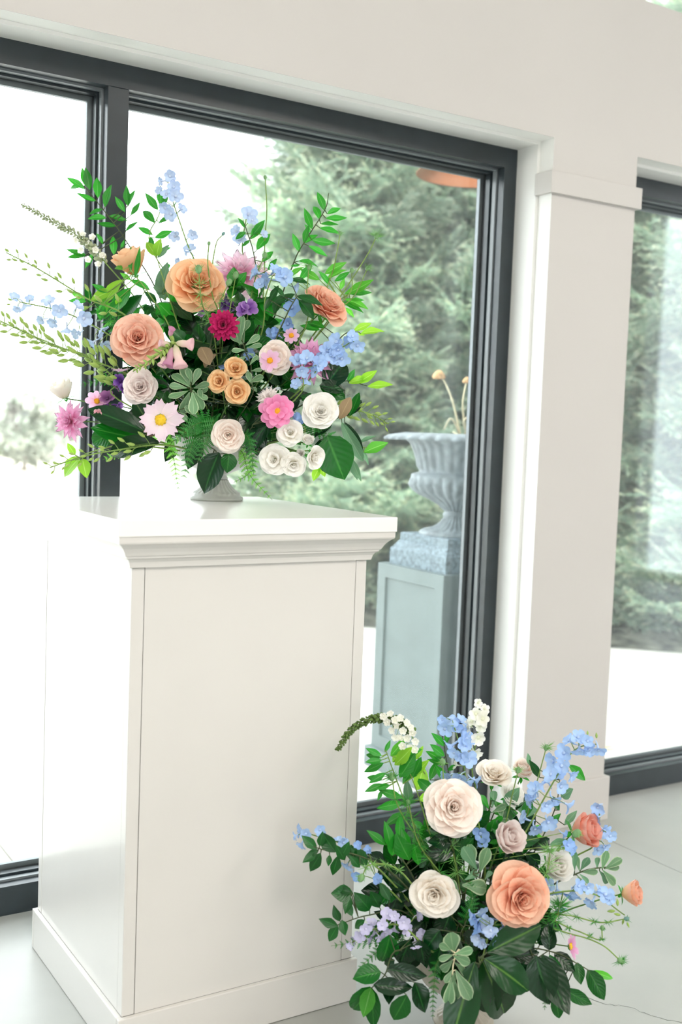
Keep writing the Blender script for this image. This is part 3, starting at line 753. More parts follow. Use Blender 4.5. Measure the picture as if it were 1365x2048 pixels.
SEPAL = petal_mesh(.55, .10, STRAP_P, 80, 40, .5, .04, -.08, .0, nu=2, nv=4)
STAND = {}
def bud_ring(k, j):
    key = ('bud', k, j)
    if key not in ROSE_LIB:
        n, L, W, le, cu, wr, r0, z0, rf = BUDR[k]; ROSE_LIB[key] = petal_mesh(L, W, ROSE_P, le, cu, wr, r0, z0, rf, seed=k*5+j, cpow=.8, nv=8)
    return ROSE_LIB[key]
def stem_to(root, mouth, tgt, r=.0019, mat='stem', name='stem', droop=0.0):
    c = mouth.lerp(tgt, .45) + Vector((0, 0, .05 + droop)); v, f = tube_vf(bez(mouth, c, tgt, 9), r, r*.85, 6)
    return obj(name, mesh(name, v, f, M[mat]), root)

class Bunch:
    """an arrangement: where its vase stands and how deep its axis lies"""
    def __init__(s, base, rim, D, where): s.base, s.rim, s.D, s.where = base, rim, D, where; s.k = 0
    def mouth(s, p=None):
        s.k += 1; a = s.k*2.39996; r = .045*math.sqrt((s.k % 17)/17)
        m = s.base + Vector((r*math.cos(a), r*math.sin(a), s.rim-.045)); return m
    def at(s, px, py, d): return at(px, py, s.D + d)
    def px(s, n, d): return n*(s.D+d)/F_PX

def axisd(face): return s2w(*face).normalized()

def rose(B, label, px, py, r, d, face, mat, opn=1.0, spin=0.0, group=None, rings=7, name='garden_rose', cat='rose', leaf=True):
    R_ = B.px(r, d)*1.06; c = B.at(px, py, d); ax = axisd(face); S = Matrix.Diagonal((R_, R_, R_, 1))
    fr = frame_from(ax, UPV); mouth = B.mouth(); t = thing(name, label, cat, mouth, group)
    c0 = c - ax*(R_*0.34)
    if opn < .7:
        R_ *= 1.12; S = Matrix.Diagonal((R_, R_, R_, 1)); c0 = c - ax*(R_*.42)
        for k in range(5):
            n = BUDR[k][0]
            for i in range(n):
                an = 2*PI*i/n + k*.8 + spin + random.uniform(-.12, .12)
                obj('petal', bud_ring(k, i % 2), t, Matrix.Translation(c0) @ fr @ Matrix.Rotation(an, 4, 'Z') @ Matrix.Rotation(random.uniform(-.06, .06) + (opn-.55)*.5*(k > 2), 4, 'Y') @ S, M[mat])
    for k in range(7 if opn >= .7 else 0):
        if rings < 7 and k in (2, 4, 6)[:7-rings]: continue
        n = RINGS[k][0]
        for i in range(n):
            an = 2*PI*i/n + k*1.1 + spin + random.uniform(-.14, .14)
            tl = Matrix.Rotation(random.uniform(-.09, .09), 4, 'Y'); sc = random.uniform(.93, 1.06)
            mw = Matrix.Translation(c0) @ fr @ Matrix.Rotation(an, 4, 'Z') @ tl @ S @ Matrix.Scale(sc, 4)
            obj('petal', rose_ring(k, opn, i % 2), t, mw, M[mat])
    for i in range(5):
        obj('sepal', SEPAL, t, Matrix.Translation(c0) @ fr @ Matrix.Rotation(i*1.257+.3, 4, 'Z') @ S, M['ruscus'])
    stem_to(t, mouth, c0 - ax*(R_*.04))
    return t

MUM_LIB = {}
def mum(B, label, px, py, r, d, face, mat, rings, centre=None, cr=.18, group=None, cat='flower', name='dahlia', prof='strap', notch=0.0, nseed=0, ruffle=0.02):
    """daisy, dahlia or mum: rings = (count, length, half width, lean, curl, z0)"""
    R_ = B.px(r, d); c = B.at(px, py, d); ax = axisd(face); S = Matrix.Diagonal((R_, R_, R_, 1)); fr = frame_from(ax, UPV)
    mouth = B.mouth(); t = thing(name, label, cat, mouth, group); c0 = c - ax*(R_*.12)
    pr = {'strap': STRAP_P, 'broad': BROAD_P}[prof]
    for k, (n, L, W, le, cu, z0) in enumerate(rings):
        key = (prof, L, W, le, cu, z0, notch, ruffle)
        if key not in MUM_LIB: MUM_LIB[key] = petal_mesh(L, W, pr, le, cu, max(W*(3.0 if prof == 'broad' else 1.5), .12), .04, z0, ruffle, seed=k, nu=4, nv=5, notch=notch, cpow=1.2)
        for i in range(n):
            an = 2*PI*i/n + k*.7 + random.uniform(-.08, .08)
            obj('petal', MUM_LIB[key], t, Matrix.Translation(c0) @ fr @ Matrix.Rotation(an, 4, 'Z') @ Matrix.Rotation(random.uniform(-.12, .12), 4, 'Y') @ S @ Matrix.Scale(random.uniform(.88, 1.06), 4), M[mat])
    if centre:
        V, Fc = lathe_vf([(1.0, -.15), (1.0, .12), (.85, .35), (.55, .5), (.2, .54), (.001, .55)], 18, lambda th, i: 1 + .10*math.sin(9*th+i*1.7))
        obj('flower_centre', mesh('flower_centre', V, Fc, M[centre]), t, Matrix.Translation(c0 + ax*R_*.06) @ fr @ Matrix.Scale(R_*cr, 4))
        for i in range(9):
            a = i*2.4; q = c0 + ax*R_*.14 + fr.to_3x3() @ Vector((math.cos(a), math.sin(a), 0))*(R_*cr*(.5+.5*(i % 2)))
            v, f = ball_vf(R_*cr*.16, R_*cr*.16, R_*cr*.24, 6, 4); obj('stamen', mesh('stamen', v, f, M[centre]), t, Matrix.Translation(q) @ fr)
    v, f = lathe_vf([(.05, -.12), (.22, -.06), (.30, .02), (.26, .06)], 12); obj('calyx', mesh('calyx', v, f, M['ruscus']), t, Matrix.Translation(c0) @ fr @ S)
    stem_to(t, mouth, c0 - ax*R_*.08, .0016)
    return t
DAHLIA = [(6, .36, .10, 8, 10, .16), (9, .52, .13, 25, 20, .12), (11, .70, .15, 46, 22, .08), (12, .86, .16, 66, 22, .04), (12, .98, .17, 84, 24, 0)]
MUMR = [(8, .34, .09, 6, 10, .22), (12, .50, .11, 26, 14, .18), (15, .68, .13, 48, 16, .12), (17, .84, .14, 66, 18, .06), (18, .98, .15, 80, 20, 0)]
ZINNIA = [(8, .62, .22, 58, 14, .08), (9, .86, .27, 72, 14, .03), (10, 1.0, .30, 86, 14, 0)]
SINGLE = [(8, 1.0, .30, 72, 22, .0)]
DAISY = [(8, 1.0, .30, 70, 20, .0)]

# delphinium floret: five petals round an eye with a spur behind
D_PETAL = petal_mesh(1.0, .46, BROAD_P, 48, 34, .7, .06, .0, .08, seed=3, nu=4, nv=4)
def _floret_core():
    v, f = tube_vf([(0, 0, .10), (0, 0, -.1), (0, .05, -.5), (0, .22, -.85), (0, .42, -1.05)], .16, .05, 7)
    b = len(v); v2, f2 = lathe_vf([(.16, .10), (.20, .26), (.12, .34), (.001, .32)], 7); v += [Vector(p) for p in v2]; f += [tuple(i+b for i in q) for q in f2]
    return mesh('floret', v, f, M['whitebit'])
D_CORE = _floret_core()
def bud_mesh(a, mat): v, f = ball_vf(.42, .42, 1.0, 7, 6); return mesh('bud', [(x*(1-.45*max(0, z)), y*(1-.45*max(0, z)), z+1) for x, y, z in v], f, M[mat])
BUD = bud_mesh(1, 'bud')

def delphinium(B, label, stem, florets, mat, r=12.5, group=None, buds=(), name='delphinium', cat='flower', mouth=True, mats=None, open_=1.0):
    """stem: px points with depth; florets: (px, py[, r[, d]])"""
    pts = [B.at(*p) for p in stem]; m = B.mouth() if mouth else pts[0]
    t = thing(name, label, cat, m, group)
    line = spline(([m] if mouth else []) + pts, 5); v, f = tube_vf(line, .0024, .0013, 6); obj('stem', mesh('stem', v, f, M['palestem']), t)
    rng = random.Random(len(label))
    def nearest(q): return min(line, key=lambda p: (p-q).length)
    for k, fl in enumerate(florets):
        fx, fy = fl[:2]; rr = fl[2] if len(fl) > 2 else r; d = fl[3] if len(fl) > 3 else (stem[-1][2] + stem[0][2])/2 - .012 + rng.uniform(-.02, .02)
        c = B.at(fx, fy, d); s = B.px(rr, d)*1.22; n = nearest(c); out = (c-n)
        out = out.normalized() if out.length > 1e-4 else TOW.copy()
        ax = (out*.9 + TOW*rng.uniform(.25, 1.2) + Vector((rng.uniform(-.5, .5), rng.uniform(-.5, .5), rng.uniform(-.5, .25)))).normalized()
        mw = Matrix.Translation(c - ax*s*.3) @ frame_from(ax, UPV) @ Matrix.Rotation(rng.uniform(0, 6), 4, 'Z') @ Matrix.Scale(s, 4)
        mm = M[mats[k % len(mats)]] if mats else M[mat]
        fo = obj('floret', D_CORE, t, mw, mm)
        for i in range(5):
            obj('petal', D_PETAL, fo, mw @ Matrix.Rotation(i*2*PI/5 + rng.uniform(-.12, .12), 4, 'Z') @ Matrix.Rotation(rng.uniform(-.15, .2), 4, 'Y') @ Matrix.Scale(rng.uniform(.88, 1.08), 4), mm)
        if (c-n).length > s*1.2:
            v, f = tube_vf([n, n.lerp(c, .5) + UPV*.003, c - ax*s*.5], .0011, .0009, 4, False); obj('flower_stalk', mesh('flower_stalk', v, f, M['palestem']), t)
    for bx, by, br in buds:
        d = stem[-1][2]; c = B.at(bx, by, d); n = nearest(c); ax = (c-n); ax = ax.normalized() if ax.length > 1e-5 else UPV.copy()
        s = B.px(br, d); obj('bud', BUD, t, Matrix.Translation(n.lerp(c, .8) if (c-n).length > .004 else c) @ frame_from(ax + UPV*.2) @ Matrix.Scale(s, 4))
    return t

# ---- leaves
LP = {'lance': ([(0, .06), (.15, .55), (.4, 1.0), (.62, .85), (.85, .38), (1, .02)], 4, 7), 'ovate': ([(0, .08), (.12, .62), (.35, 1.0), (.6, .92), (.82, .52), (.93, .2), (1, .02)], 4, 8),
      'mag': ([(0, .08), (.15, .6), (.4, .94), (.62, 1.0), (.84, .66), (.95, .3), (1, .03)], 6, 9), 'obov': ([(0, .10), (.25, .38), (.55, .86), (.76, 1.0), (.92, .76), (1, .30)], 4, 7)}
LEAF_LIB = {}
def leaf_mesh(kind, w, fold, bend, twist=0.0):
    key = (kind, round(w, 2), fold, bend, twist)
    if key in LEAF_LIB: return LEAF_LIB[key]
    prof, nu, nv = LP[kind]; V = []; pv = []; pu = []
    for j in range(nv+1):
        v = j/nv; hw = w*interp(prof, v); a = bend*v
        x = v if abs(bend) < 1e-3 else math.sin(bend*v)/bend; z = 0 if abs(bend) < 1e-3 else -(1-math.cos(bend*v))/bend
        for i in range(nu+1):
            u = 2*i/nu-1; y = u*hw; zz = fold*abs(u)*hw + .04*w*math.sin(v*13+u*2)*abs(u)
            tw = twist*v; y2 = y*math.cos(tw) - zz*math.sin(tw); z2 = y*math.sin(tw) + zz*math.cos(tw)
            V.append((x + z2*math.sin(a), y2, z + z2*math.cos(a))); pv.append(v); pu.append(u)
    Fc = [(j*(nu+1)+i, (j+1)*(nu+1)+i, (j+1)*(nu+1)+i+1, j*(nu+1)+i+1) for j in range(nv) for i in range(nu)]
    me = mesh('leaf', V, Fc, M['ruscus'], True, {'pv': pv, 'pu': pu}); LEAF_LIB[key] = me; return me
BENDS = [(0.25, .35, .1), (.35, .7, -.3), (.2, -.3, .25), (.3, .1, -.1)]

def put_leaf(t, base, tip, kind, w, mat, nrm, k=0):
    x = tip-base; L = x.length; z = nrm - x.normalized()*nrm.dot(x.normalized())
    if z.length < 1e-3: z = x.orthogonal()
    z.normalize(); x = x.normalized(); y = z.cross(x)
    mw = Matrix(((x.x, y.x, z.x, base.x), (x.y, y.y, z.y, base.y), (x.z, y.z, z.z, base.z), (0, 0, 0, 1))) @ Matrix.Scale(L, 4)
    fo, be, tw = BENDS[k % 4]
    return obj('leaf', leaf_mesh(kind, w, fo, be, tw), t, mw, M[mat])

def sprig(B, label, stem, mat='ruscus', kind='lance', w=.22, auto=0, length=40, ang=50, start=.25, leaves=(), group=None, cat='foliage', name='leafy_sprig', smat='darkstem', r=.0021, mats=None, mouth=True, whorl=0, seed=0, spread=.6, tipleaf=True):
    """stem: (px, py, d) points from the vase outwards; auto leaves alternate along it; leaves: (bx, by, tx, ty[, d[, w]]) placed one by one"""
    rng = random.Random(seed*31 + len(label)*7 + int(stem[-1][0])); m = B.mouth() if mouth else B.at(*stem[0])
    pts = ([m] if mouth else []) + [B.at(*p) for p in stem]; line = spline(pts, 6)
    t = thing(name, label, cat, m, group); v, f = tube_vf(line, r, r*.5, 6); obj('stem', mesh('stem', v, f, M[smat]), t)
    D = stem[-1][2]; cnt = 0; n = len(line); mt = lambda: mats[rng.randrange(len(mats))] if mats else mat
    i0 = (6 if mouth else 0); tot = n-1-i0
    for k in range(auto):
        s = start + (1-start)*(k+.5)/auto; q = i0 + s*tot; i = min(n-2, int(q)); p = line[i].lerp(line[i+1], q-i); tg = (line[i+1]-line[i]).normalized()
        reps = whorl if whorl else 1
        for h in range(reps):
            sd = 1 if (k % 2 == 0) else -1
            side = tg.cross(TOW); side = side.normalized() if side.length > .1 else UPV.cross(tg).normalized()
            roll = (2*PI*h/whorl + k) if whorl else rng.uniform(-spread, spread) + (0 if sd > 0 else PI)
            pr = side*math.cos(roll) + tg.cross(side)*math.sin(roll)
            a = math.radians(ang + rng.uniform(-14, 14)); dr = tg*math.cos(a) + pr*math.sin(a)
            L = B.px(length, D)*rng.uniform(.8, 1.15)*(1-.25*s)
            nr = (TOW*.8 + UPV*.5 + Vector((rng.uniform(-.6, .6), rng.uniform(-.6, .6), rng.uniform(-.3, .6)))).normalized() if not whorl else (tg + TOW*.4)
            put_leaf(t, p, p + dr*L, kind, w*rng.uniform(.9, 1.1), mt(), nr, cnt); cnt += 1
    if auto and tipleaf: put_leaf(t, line[-1], line[-1] + (line[-1]-line[-2]).normalized()*B.px(length*.8, D), kind, w, mt(), TOW + UPV*.3, cnt)
    for lf in leaves:
        bx, by, tx, ty = lf[:4]; d = lf[4] if len(lf) > 4 else D; ww = lf[5] if len(lf) > 5 else w
        mm = lf[6] if len(lf) > 6 else mt()
        b = B.at(bx, by, d); e = B.at(tx, ty, d + rng.uniform(-.025, .015))
        nr = TOW + UPV*.35 + Vector((rng.uniform(-.35, .35), rng.uniform(-.35, .35), rng.uniform(-.2, .3)))
        put_leaf(t, b, e, kind, ww, mm, nr, cnt); cnt += 1
        nb = min(line, key=lambda p: (p-b).length)
        if (nb-b).length > .004:
            v, f = tube_vf([nb, nb.lerp(b, .5), b], r*.6, r*.5, 5, False); obj('leaf_stalk', mesh('leaf_stalk', v, f, M[smat]), t)
    return t

def pinna_mesh():
    """saw-toothed leaflet"""
    V = [(0, 0, 0)]; pu = [0]; pv = [0]; n = 6; Fc = []
    for i in range(n+1):
        x = i/n; h = .38*(1-x)**.7 + .015; V += [(x, 0, .02*math.sin(x*3)), (max(0, x-.02)+.06, h, .03), (max(0, x-.02)+.06, -h, .03), (x+.10, h*.45, .02), (x+.10, -h*.45, .02)]
        pu += [0, .9, -.9, .5, -.5]; pv += [x]*5
    for i in range(n):
        a = 1+i*5; b = a+5
        Fc += [(a, b, a+3), (a, a+3, a+1), (a, a+4, b), (a, a+2, a+4)]
    return mesh('leaflet', V, Fc, M['fern'], False, {'pv': pv, 'pu': pu})
PINNA = pinna_mesh()
def fern(B, label, stem, length, n=13, mat='fern', group=None, start=.3):
    m = B.mouth(); line = spline([m] + [B.at(*p) for p in stem], 7); t = thing('fern_frond', label, 'fern', m, group)
    v, f = tube_vf(line, .0012, .0004, 5); obj('stem', mesh('stem', v, f, M['stem']), t); D = stem[-1][2]; N_ = len(line)
    for k in range(n):
        s = start + (1-start)*k/n; q = s*(N_-1); i = min(N_-2, int(q)); p = line[i].lerp(line[i+1], q-i); tg = (line[i+1]-line[i]).normalized()
        side = tg.cross(TOW).normalized(); L = B.px(length, D)*(1-.8*((k/n)**1.3))*(.55+.45*min(1, k/2))
        for sd in (-1, 1):
            dr = (tg*.55 + side*sd*.85 + TOW*.05).normalized(); z = (TOW*.9+UPV*.2); z = (z - dr*z.dot(dr)).normalized(); y = z.cross(dr)
            mw = Matrix(((dr.x, y.x, z.x, p.x), (dr.y, y.y, z.y, p.y), (dr.z, y.z, z.z, p.z), (0, 0, 0, 1))) @ Matrix.Scale(L, 4)
            obj('leaflet', PINNA, t, mw, M[mat])
    return t

def hairs_vf(c, n, ln, rng, w=.0006, hemi=None):
    V = []; Fc = []
    for i in range(n):
        d = Vector((rng.gauss(0, 1), rng.gauss(0, 1), rng.gauss(0, 1))).normalized()
        if hemi is not None and d.dot(hemi) < -.3: d = -d
        s = d.orthogonal().normalized()*w; L = ln*rng.uniform(.6, 1.1); k = Vector((rng.uniform(-1, 1), rng.uniform(-1, 1), rng.uniform(-1, 1)))*ln*.25
        b = len(V); V += [c + d*ln*.1 - s, c + d*ln*.1 + s, c + d*L*.6 + k*.6 + s*.7, c + d*L*.6 + k*.6 - s*.7, c + d*L + k]; Fc += [(b, b+1, b+2, b+3), (b+3, b+2, b+4)]
    return V, Fc
def nigella(B, label, stem, pod_r=5, hair=18, n=60, mat='bract', pmat='pod', group=None, feather=0, mouth=True):
    """love-in-a-mist: stem, seed pod in a ruff of thread bracts, thread leaves along the stem"""
    rng = random.Random(int(stem[-1][0]*3 + stem[-1][1])); m = B.mouth() if mouth else B.at(*stem[0])
    line = spline(([m] if mouth else []) + [B.at(*p) for p in stem], 6); t = thing('nigella_stem', label, 'seedhead', m, group)
    v, f = tube_vf(line, .0018, .0013, 6); obj('stem', mesh('stem', v, f, M['palestem']), t); D = stem[-1][2]; e = line[-1]; up_ = (line[-1]-line[-2]).normalized()
    pr = B.px(pod_r, D); v, f = ball_vf(pr*.85, pr*.85, pr*1.15, 10, 7); obj('seed_pod', mesh('seed_pod', v, f, M[pmat]), t, Matrix.Translation(e + up_*pr*.8) @ frame_from(up_))
    V, Fc = hairs_vf(e + up_*pr*.6, n, B.px(hair, D), rng, hemi=up_); obj('bracts', mesh('bracts', V, Fc, M[mat], False), t, kind='stuff')
    if feather:
        V = []; Fc = []
        for k in range(feather):
            q = line[int(len(line)*(.45 + .5*k/feather))]; v2, f2 = hairs_vf(q, 34, B.px(hair*1.3, D), rng); b = len(V); V += v2; Fc += [tuple(i+b for i in x) for x in f2]
        obj('thread_leaves', mesh('thread_leaves', V, Fc, M[mat], False), t, kind='stuff')
    return t

def spike(B, label, stem, r0, r1, mat, n=150, blooms=(), group=None, bl_r=5, cat='flower', name='flower_spike', s0=.3):
    """tapering spike of crowded small buds, some opened into white stars"""
    rng = random.Random(int(stem[-1][0])); m = B.mouth(); line = spline([m] + [B.at(*p) for p in stem], 8); t = thing(name, label, cat, m, group)
    v, f = tube_vf(line, .0018, .0012, 6); obj('stem', mesh('stem', v, f, M['palestem']), t); D = stem[-1][2]; V = []; Fc = []; N_ = len(line)
    bv, bf = ball_vf(1, 1, 1.5, 6, 4)
    for k in range(n):
        s = s0 + (1-s0)*k/n; q = s*(N_-1); i = min(N_-2, int(q)); p = line[i].lerp(line[i+1], q-i); tg = (line[i+1]-line[i]).normalized()
        a = k*2.39996; sd = tg.orthogonal().normalized(); pr = sd*math.cos(a) + tg.cross(sd)*math.sin(a); rr = B.px(r0 + (r1-r0)*(k/n), D)
        c = p + pr*rr*.75; fr = frame_from(pr + tg*.8); sz = rr*.40*rng.uniform(.6, 1.3); b = len(V)
        V += [fr.to_3x3() @ Vector(x)*sz + c for x in bv]; Fc += [tuple(i_+b for i_ in x) for x in bf]
    obj('buds', mesh('buds', V, Fc, M[mat]), t, kind='stuff')
    for bx, by in blooms:
        c = B.at(bx, by, D - .01); s = B.px(bl_r, D); ax = (TOW + Vector((rng.uniform(-.7, .7), rng.uniform(-.7, .7), rng.uniform(-.2, .7)))).normalized()
        mw = Matrix.Translation(c) @ frame_from(ax) @ Matrix.Scale(s, 4); fo = obj('floret', D_CORE, t, mw)
        for i in range(5): obj('petal', D_PETAL, fo, mw @ Matrix.Rotation(i*1.257, 4, 'Z'), M['delph_white'])
        nb = min(line, key=lambda p: (p-c).length); v, f = tube_vf([nb, nb.lerp(c, .6), c - ax*s*.4], .0006, .0005, 4, False); obj('flower_stalk', mesh('flower_stalk', v, f, M['palestem']), t)
    return t

def budspray(B, label, stem, r, n=26, mat='bud', group=None, s0=.3, leafy=True):
    """upright spray of green buds on short stalks (larkspur before it opens)"""
    rng = random.Random(int(stem[-1][1])); m = B.mouth(); line = spline([m] + [B.at(*p) for p in stem], 7); t = thing('bud_spray', label, 'foliage', m, group)
    v, f = tube_vf(line, .0024, .0013, 6); obj('stem', mesh('stem', v, f, M['palestem']), t); D = stem[-1][2]; N_ = len(line)
    for k in range(n):
        s = s0 + (1-s0)*(k+.5)/n; q = s*(N_-1); i = min(N_-2, int(q)); p = line[i].lerp(line[i+1], q-i); tg = (line[i+1]-line[i]).normalized()
        a = k*2.39996; sd = tg.orthogonal().normalized(); pr = sd*math.cos(a) + tg.cross(sd)*math.sin(a); sz = B.px(r, D)*(1.15-.6*k/n)
        e = p + (pr*1.5 + tg*.8)*sz; v, f = tube_vf([p, p.lerp(e, .5)+UPV*.001, e], .001, .0008, 4, False); obj('bud_stalk', mesh('bud_stalk', v, f, M['palestem']), t)
        obj('bud', BUD, t, Matrix.Translation(e) @ frame_from(pr*.7 + tg + UPV*.2) @ Matrix.Scale(sz*.85, 4), M[mat])
    return t

def compote(name, base, mat, label, S=1.0):
    t = thing(name, label, 'vase', base); fl = 26
    prof = [(.001, 0), (.066, 0), (.068, .004), (.067, .009), (.061, .011), (.060, .017), (.055, .020), (.046, .026), (.037, .034), (.030, .044), (.027, .052)]
    md = lambda th, i: (1 + .09*abs(math.cos(fl*th/2))) if 6 <= i <= 10 else 1
    v, f = lathe_vf([(r*S, z*S) for r, z in prof], 130, md); obj('fluted_foot', mesh('fluted_foot', v, f, M[mat]), t, Matrix.Translation(base))
    prof = [(.001, .053), (.027, .053), (.028, .057), (.024, .061), (.026, .066), (.046, .075), (.076, .086), (.098, .102), (.112, .122), (.119, .145), (.122, .158), (.120, .160), (.116, .157), (.108, .13), (.09, .106), (.05, .088), (.001, .084)]
    v, f = lathe_vf([(r*S, z*S) for r, z in prof], 64); obj('bowl', mesh('bowl', v, f, M[mat]), t, Matrix.Translation(base))
    return t

# ------------------------------------------------------------------ the two vases and their arrangements
VB1 = Vector((0.4167, 0.4954, HT)); VB2 = Vector((0.727, -0.205, 0.0))
compote('footed_vase', VB1, 'vase', 'stone grey footed vase with fluted foot on the white pedestal')
compote('footed_vase', VB2, 'vase2', 'grey footed vase with fluted foot standing on the concrete floor')
D1 = (VB1 - CAM).dot(FWD); D2 = (VB2 + Vector((0, 0, .3)) - CAM).dot(FWD)
A = Bunch(VB1, .16, D1, 'pedestal'); Bn = Bunch(VB2, .16, D2, 'floor')
gA, gB = ' in the pedestal arrangement', ' in the floor arrangement'
# ---- pedestal arrangement: roses
g = 'garden roses' + gA
rose(A, 'large peach garden rose at left, above the dusty blush rose', 275, 678, 53, -.20, (.15, .12, 1), 'r_peach', 1.0, .3, g)
rose(A, 'golden peach garden rose beside the pale pink dahlia, behind feathery green', 396, 566, 58, -.12, (.25, .35, .85), 'r_gold', 1.0, 1.1, g)
rose(A, 'backlit half-open peach rose at upper left behind pale green leaves', 262, 526, 46, -.02, (-.25, .75, .3), 'r_gold', .62, .7, g)
rose(A, 'peach garden rose at far right in side view, above blue delphinium', 650, 614, 50, -.10, (.55, .55, .55), 'r_deep', .85, .4, g)
rose(A, 'blush rose half covered by a small pink daisy', 550, 716, 36, -.20, (.2, -.05, 1), 'r_blush', .8, 2.0, g)
rose(A, 'dusty blush rose right above the pale pink cosmos', 281, 775, 38, -.22, (0, .1, 1), 'r_lilac', .8, .9, g)
rose(A, 'cream rose bud in side view at the far left edge', 124, 780, 34, -.02, (-.3, .8, .35), 'r_cream', .62, .2, g)
rose(A, 'blush rose hanging lowest at centre over the vase', 457, 870, 36, -.24, (.02, -.12, 1), 'r_blush', .78, 1.6, g)
rose(A, 'full white garden rose at right of the hot pink dahlia', 641, 824, 40, -.20, (.1, .15, .95), 'r_white', .72, .5, g)
g = 'small apricot spray roses' + gA
for x, y, r, f_, lb in ((440, 763, 25, (-.15, 0, 1), 'left'), (471, 737, 25, (.1, .25, 1), 'topmost'), (474, 783, 28, (.1, -.1, 1), 'lowest')):
    rose(A, f'small apricot spray rose, {lb} of the three in a cluster at centre', x, y, r, -.235, f_, 'r_spray', .75, x*.1, g, rings=5, name='spray_rose')
g = 'small white spray roses' + gA
for x, y, r, f_, op, lb in ((581, 866, 28, (.05, .1, 1), .85, 'small white spray rose just below the hot pink dahlia'), (549, 919, 33, (-.1, -.05, 1), .85, 'white spray rose at lower left end of the white cluster'),
                        (587, 929, 26, (.1, -.35, .9), .8, 'white spray rose at bottom middle of the white cluster'), (628, 914, 26, (.6, -.2, .6), .7, 'white spray rose in side view at the right end of the cluster'),
                        (617, 882, 17, (.1, .6, .8), .5, 'white spray rose bud at top of the white cluster'), (601, 907, 13, (0, .1, 1), .4, 'smallest white spray rose bud amid the white cluster')):
    rose(A, lb, x, y, r, -.22, f_, 'r_white', op, x*.1, g, rings=5, name='spray_rose')
# ---- dahlias, mums, daisies
mum(A, 'deep burgundy mum at the centre of the pedestal arrangement', 447, 650, 33, -.22, (-.05, 0, 1), 'burgundy', MUMR, group=None, name='mum', prof='broad')
mum(A, 'large pale pink dahlia at top, backlit behind golden peach rose', 480, 550, 76, .03, (.1, .55, .6), 'd_pale', DAHLIA)
mum(A, 'mauve dahlia at right, partly behind sky blue florets', 622, 722, 54, -.13, (.1, .1, .9), 'd_mauve', DAHLIA)
mum(A, 'pink dahlia at far left below the cream bud', 141, 843, 46, -.06, (-.45, -.05, .8), 'd_pink', DAHLIA)
mum(A, 'hot pink dahlia with yellow centre beside the white rose', 555, 822, 36, -.245, (0, 0, 1), 'hotpink', ZINNIA, 'orange', .22, prof='broad')
mum(A, 'white mum peeking out behind the hot pink dahlia', 538, 797, 30, -.215, (-.2, .4, .8), 'm_white', MUMR, name='mum')
mum(A, 'large pale pink cosmos with yellow centre at lower left', 321, 840, 46, -.26, (.05, -.05, 1), 'cosmos', SINGLE, 'yellow', .24, prof='broad', notch=.16, name='cosmos', ruffle=.06)
g = 'small pink daisies' + gA
mum(A, 'small pink daisy with orange centre resting on the blush rose', 540, 721, 23, -.265, (-.1, -.1, 1), 'pinkdaisy', DAISY, 'orange', .26, g, prof='broad', name='daisy', notch=.06)
mum(A, 'small pink daisy with orange centre above the mauve dahlia', 583, 671, 17, -.17, (.1, -.3, .9), 'pinkdaisy', DAISY, 'orange', .3, g, prof='broad', name='daisy')
mum(A, 'small pale pink daisy between pink dahlia and purple florets', 194, 802, 23, -.15, (.3, .1, .9), 'pinkdaisy', DAISY, 'orange', .24, g, prof='broad', name='daisy')
mum(A, 'lilac daisy in side view just below the large peach rose', 241, 741, 20, -.20, (0, .95, .3), 'lilacdaisy', [(14, 1.0, .14, 70, 10, 0)], None, name='daisy')
delphinium(A, 'purple stock florets at left beside the pale daisy', [(222, 850, -.14), (222, 810, -.15)], [(214, 796, 15), (205, 815, 11), (226, 822, 17), (238, 812, 12), (196, 826, 9)], 'purple', group=None, mats=['dusky', 'dusky', 'purple', 'purple', 'coral'], name='stock_stem')
delphinium(A, 'dark dusky purple stock beside the dusty blush rose', [(238, 800, -.17), (240, 765, -.17)], [(240, 762, 13), (232, 774, 10), (248, 776, 10)], 'dusky', mats=['deeppurple', 'dusky'], name='stock_stem')
delphinium(A, 'deep purple sweet pea above the burgundy mum', [(475, 680, -.10), (488, 630, -.10)], [(500, 614, 17), (486, 620, 14), (462, 614, 15), (448, 610, 12), (451, 598, 11), (404, 626, 9)], 'purple', mats=['purple', 'purple', 'deeppurple', 'deeppurple', 'deeppurple'], name='sweet_pea')
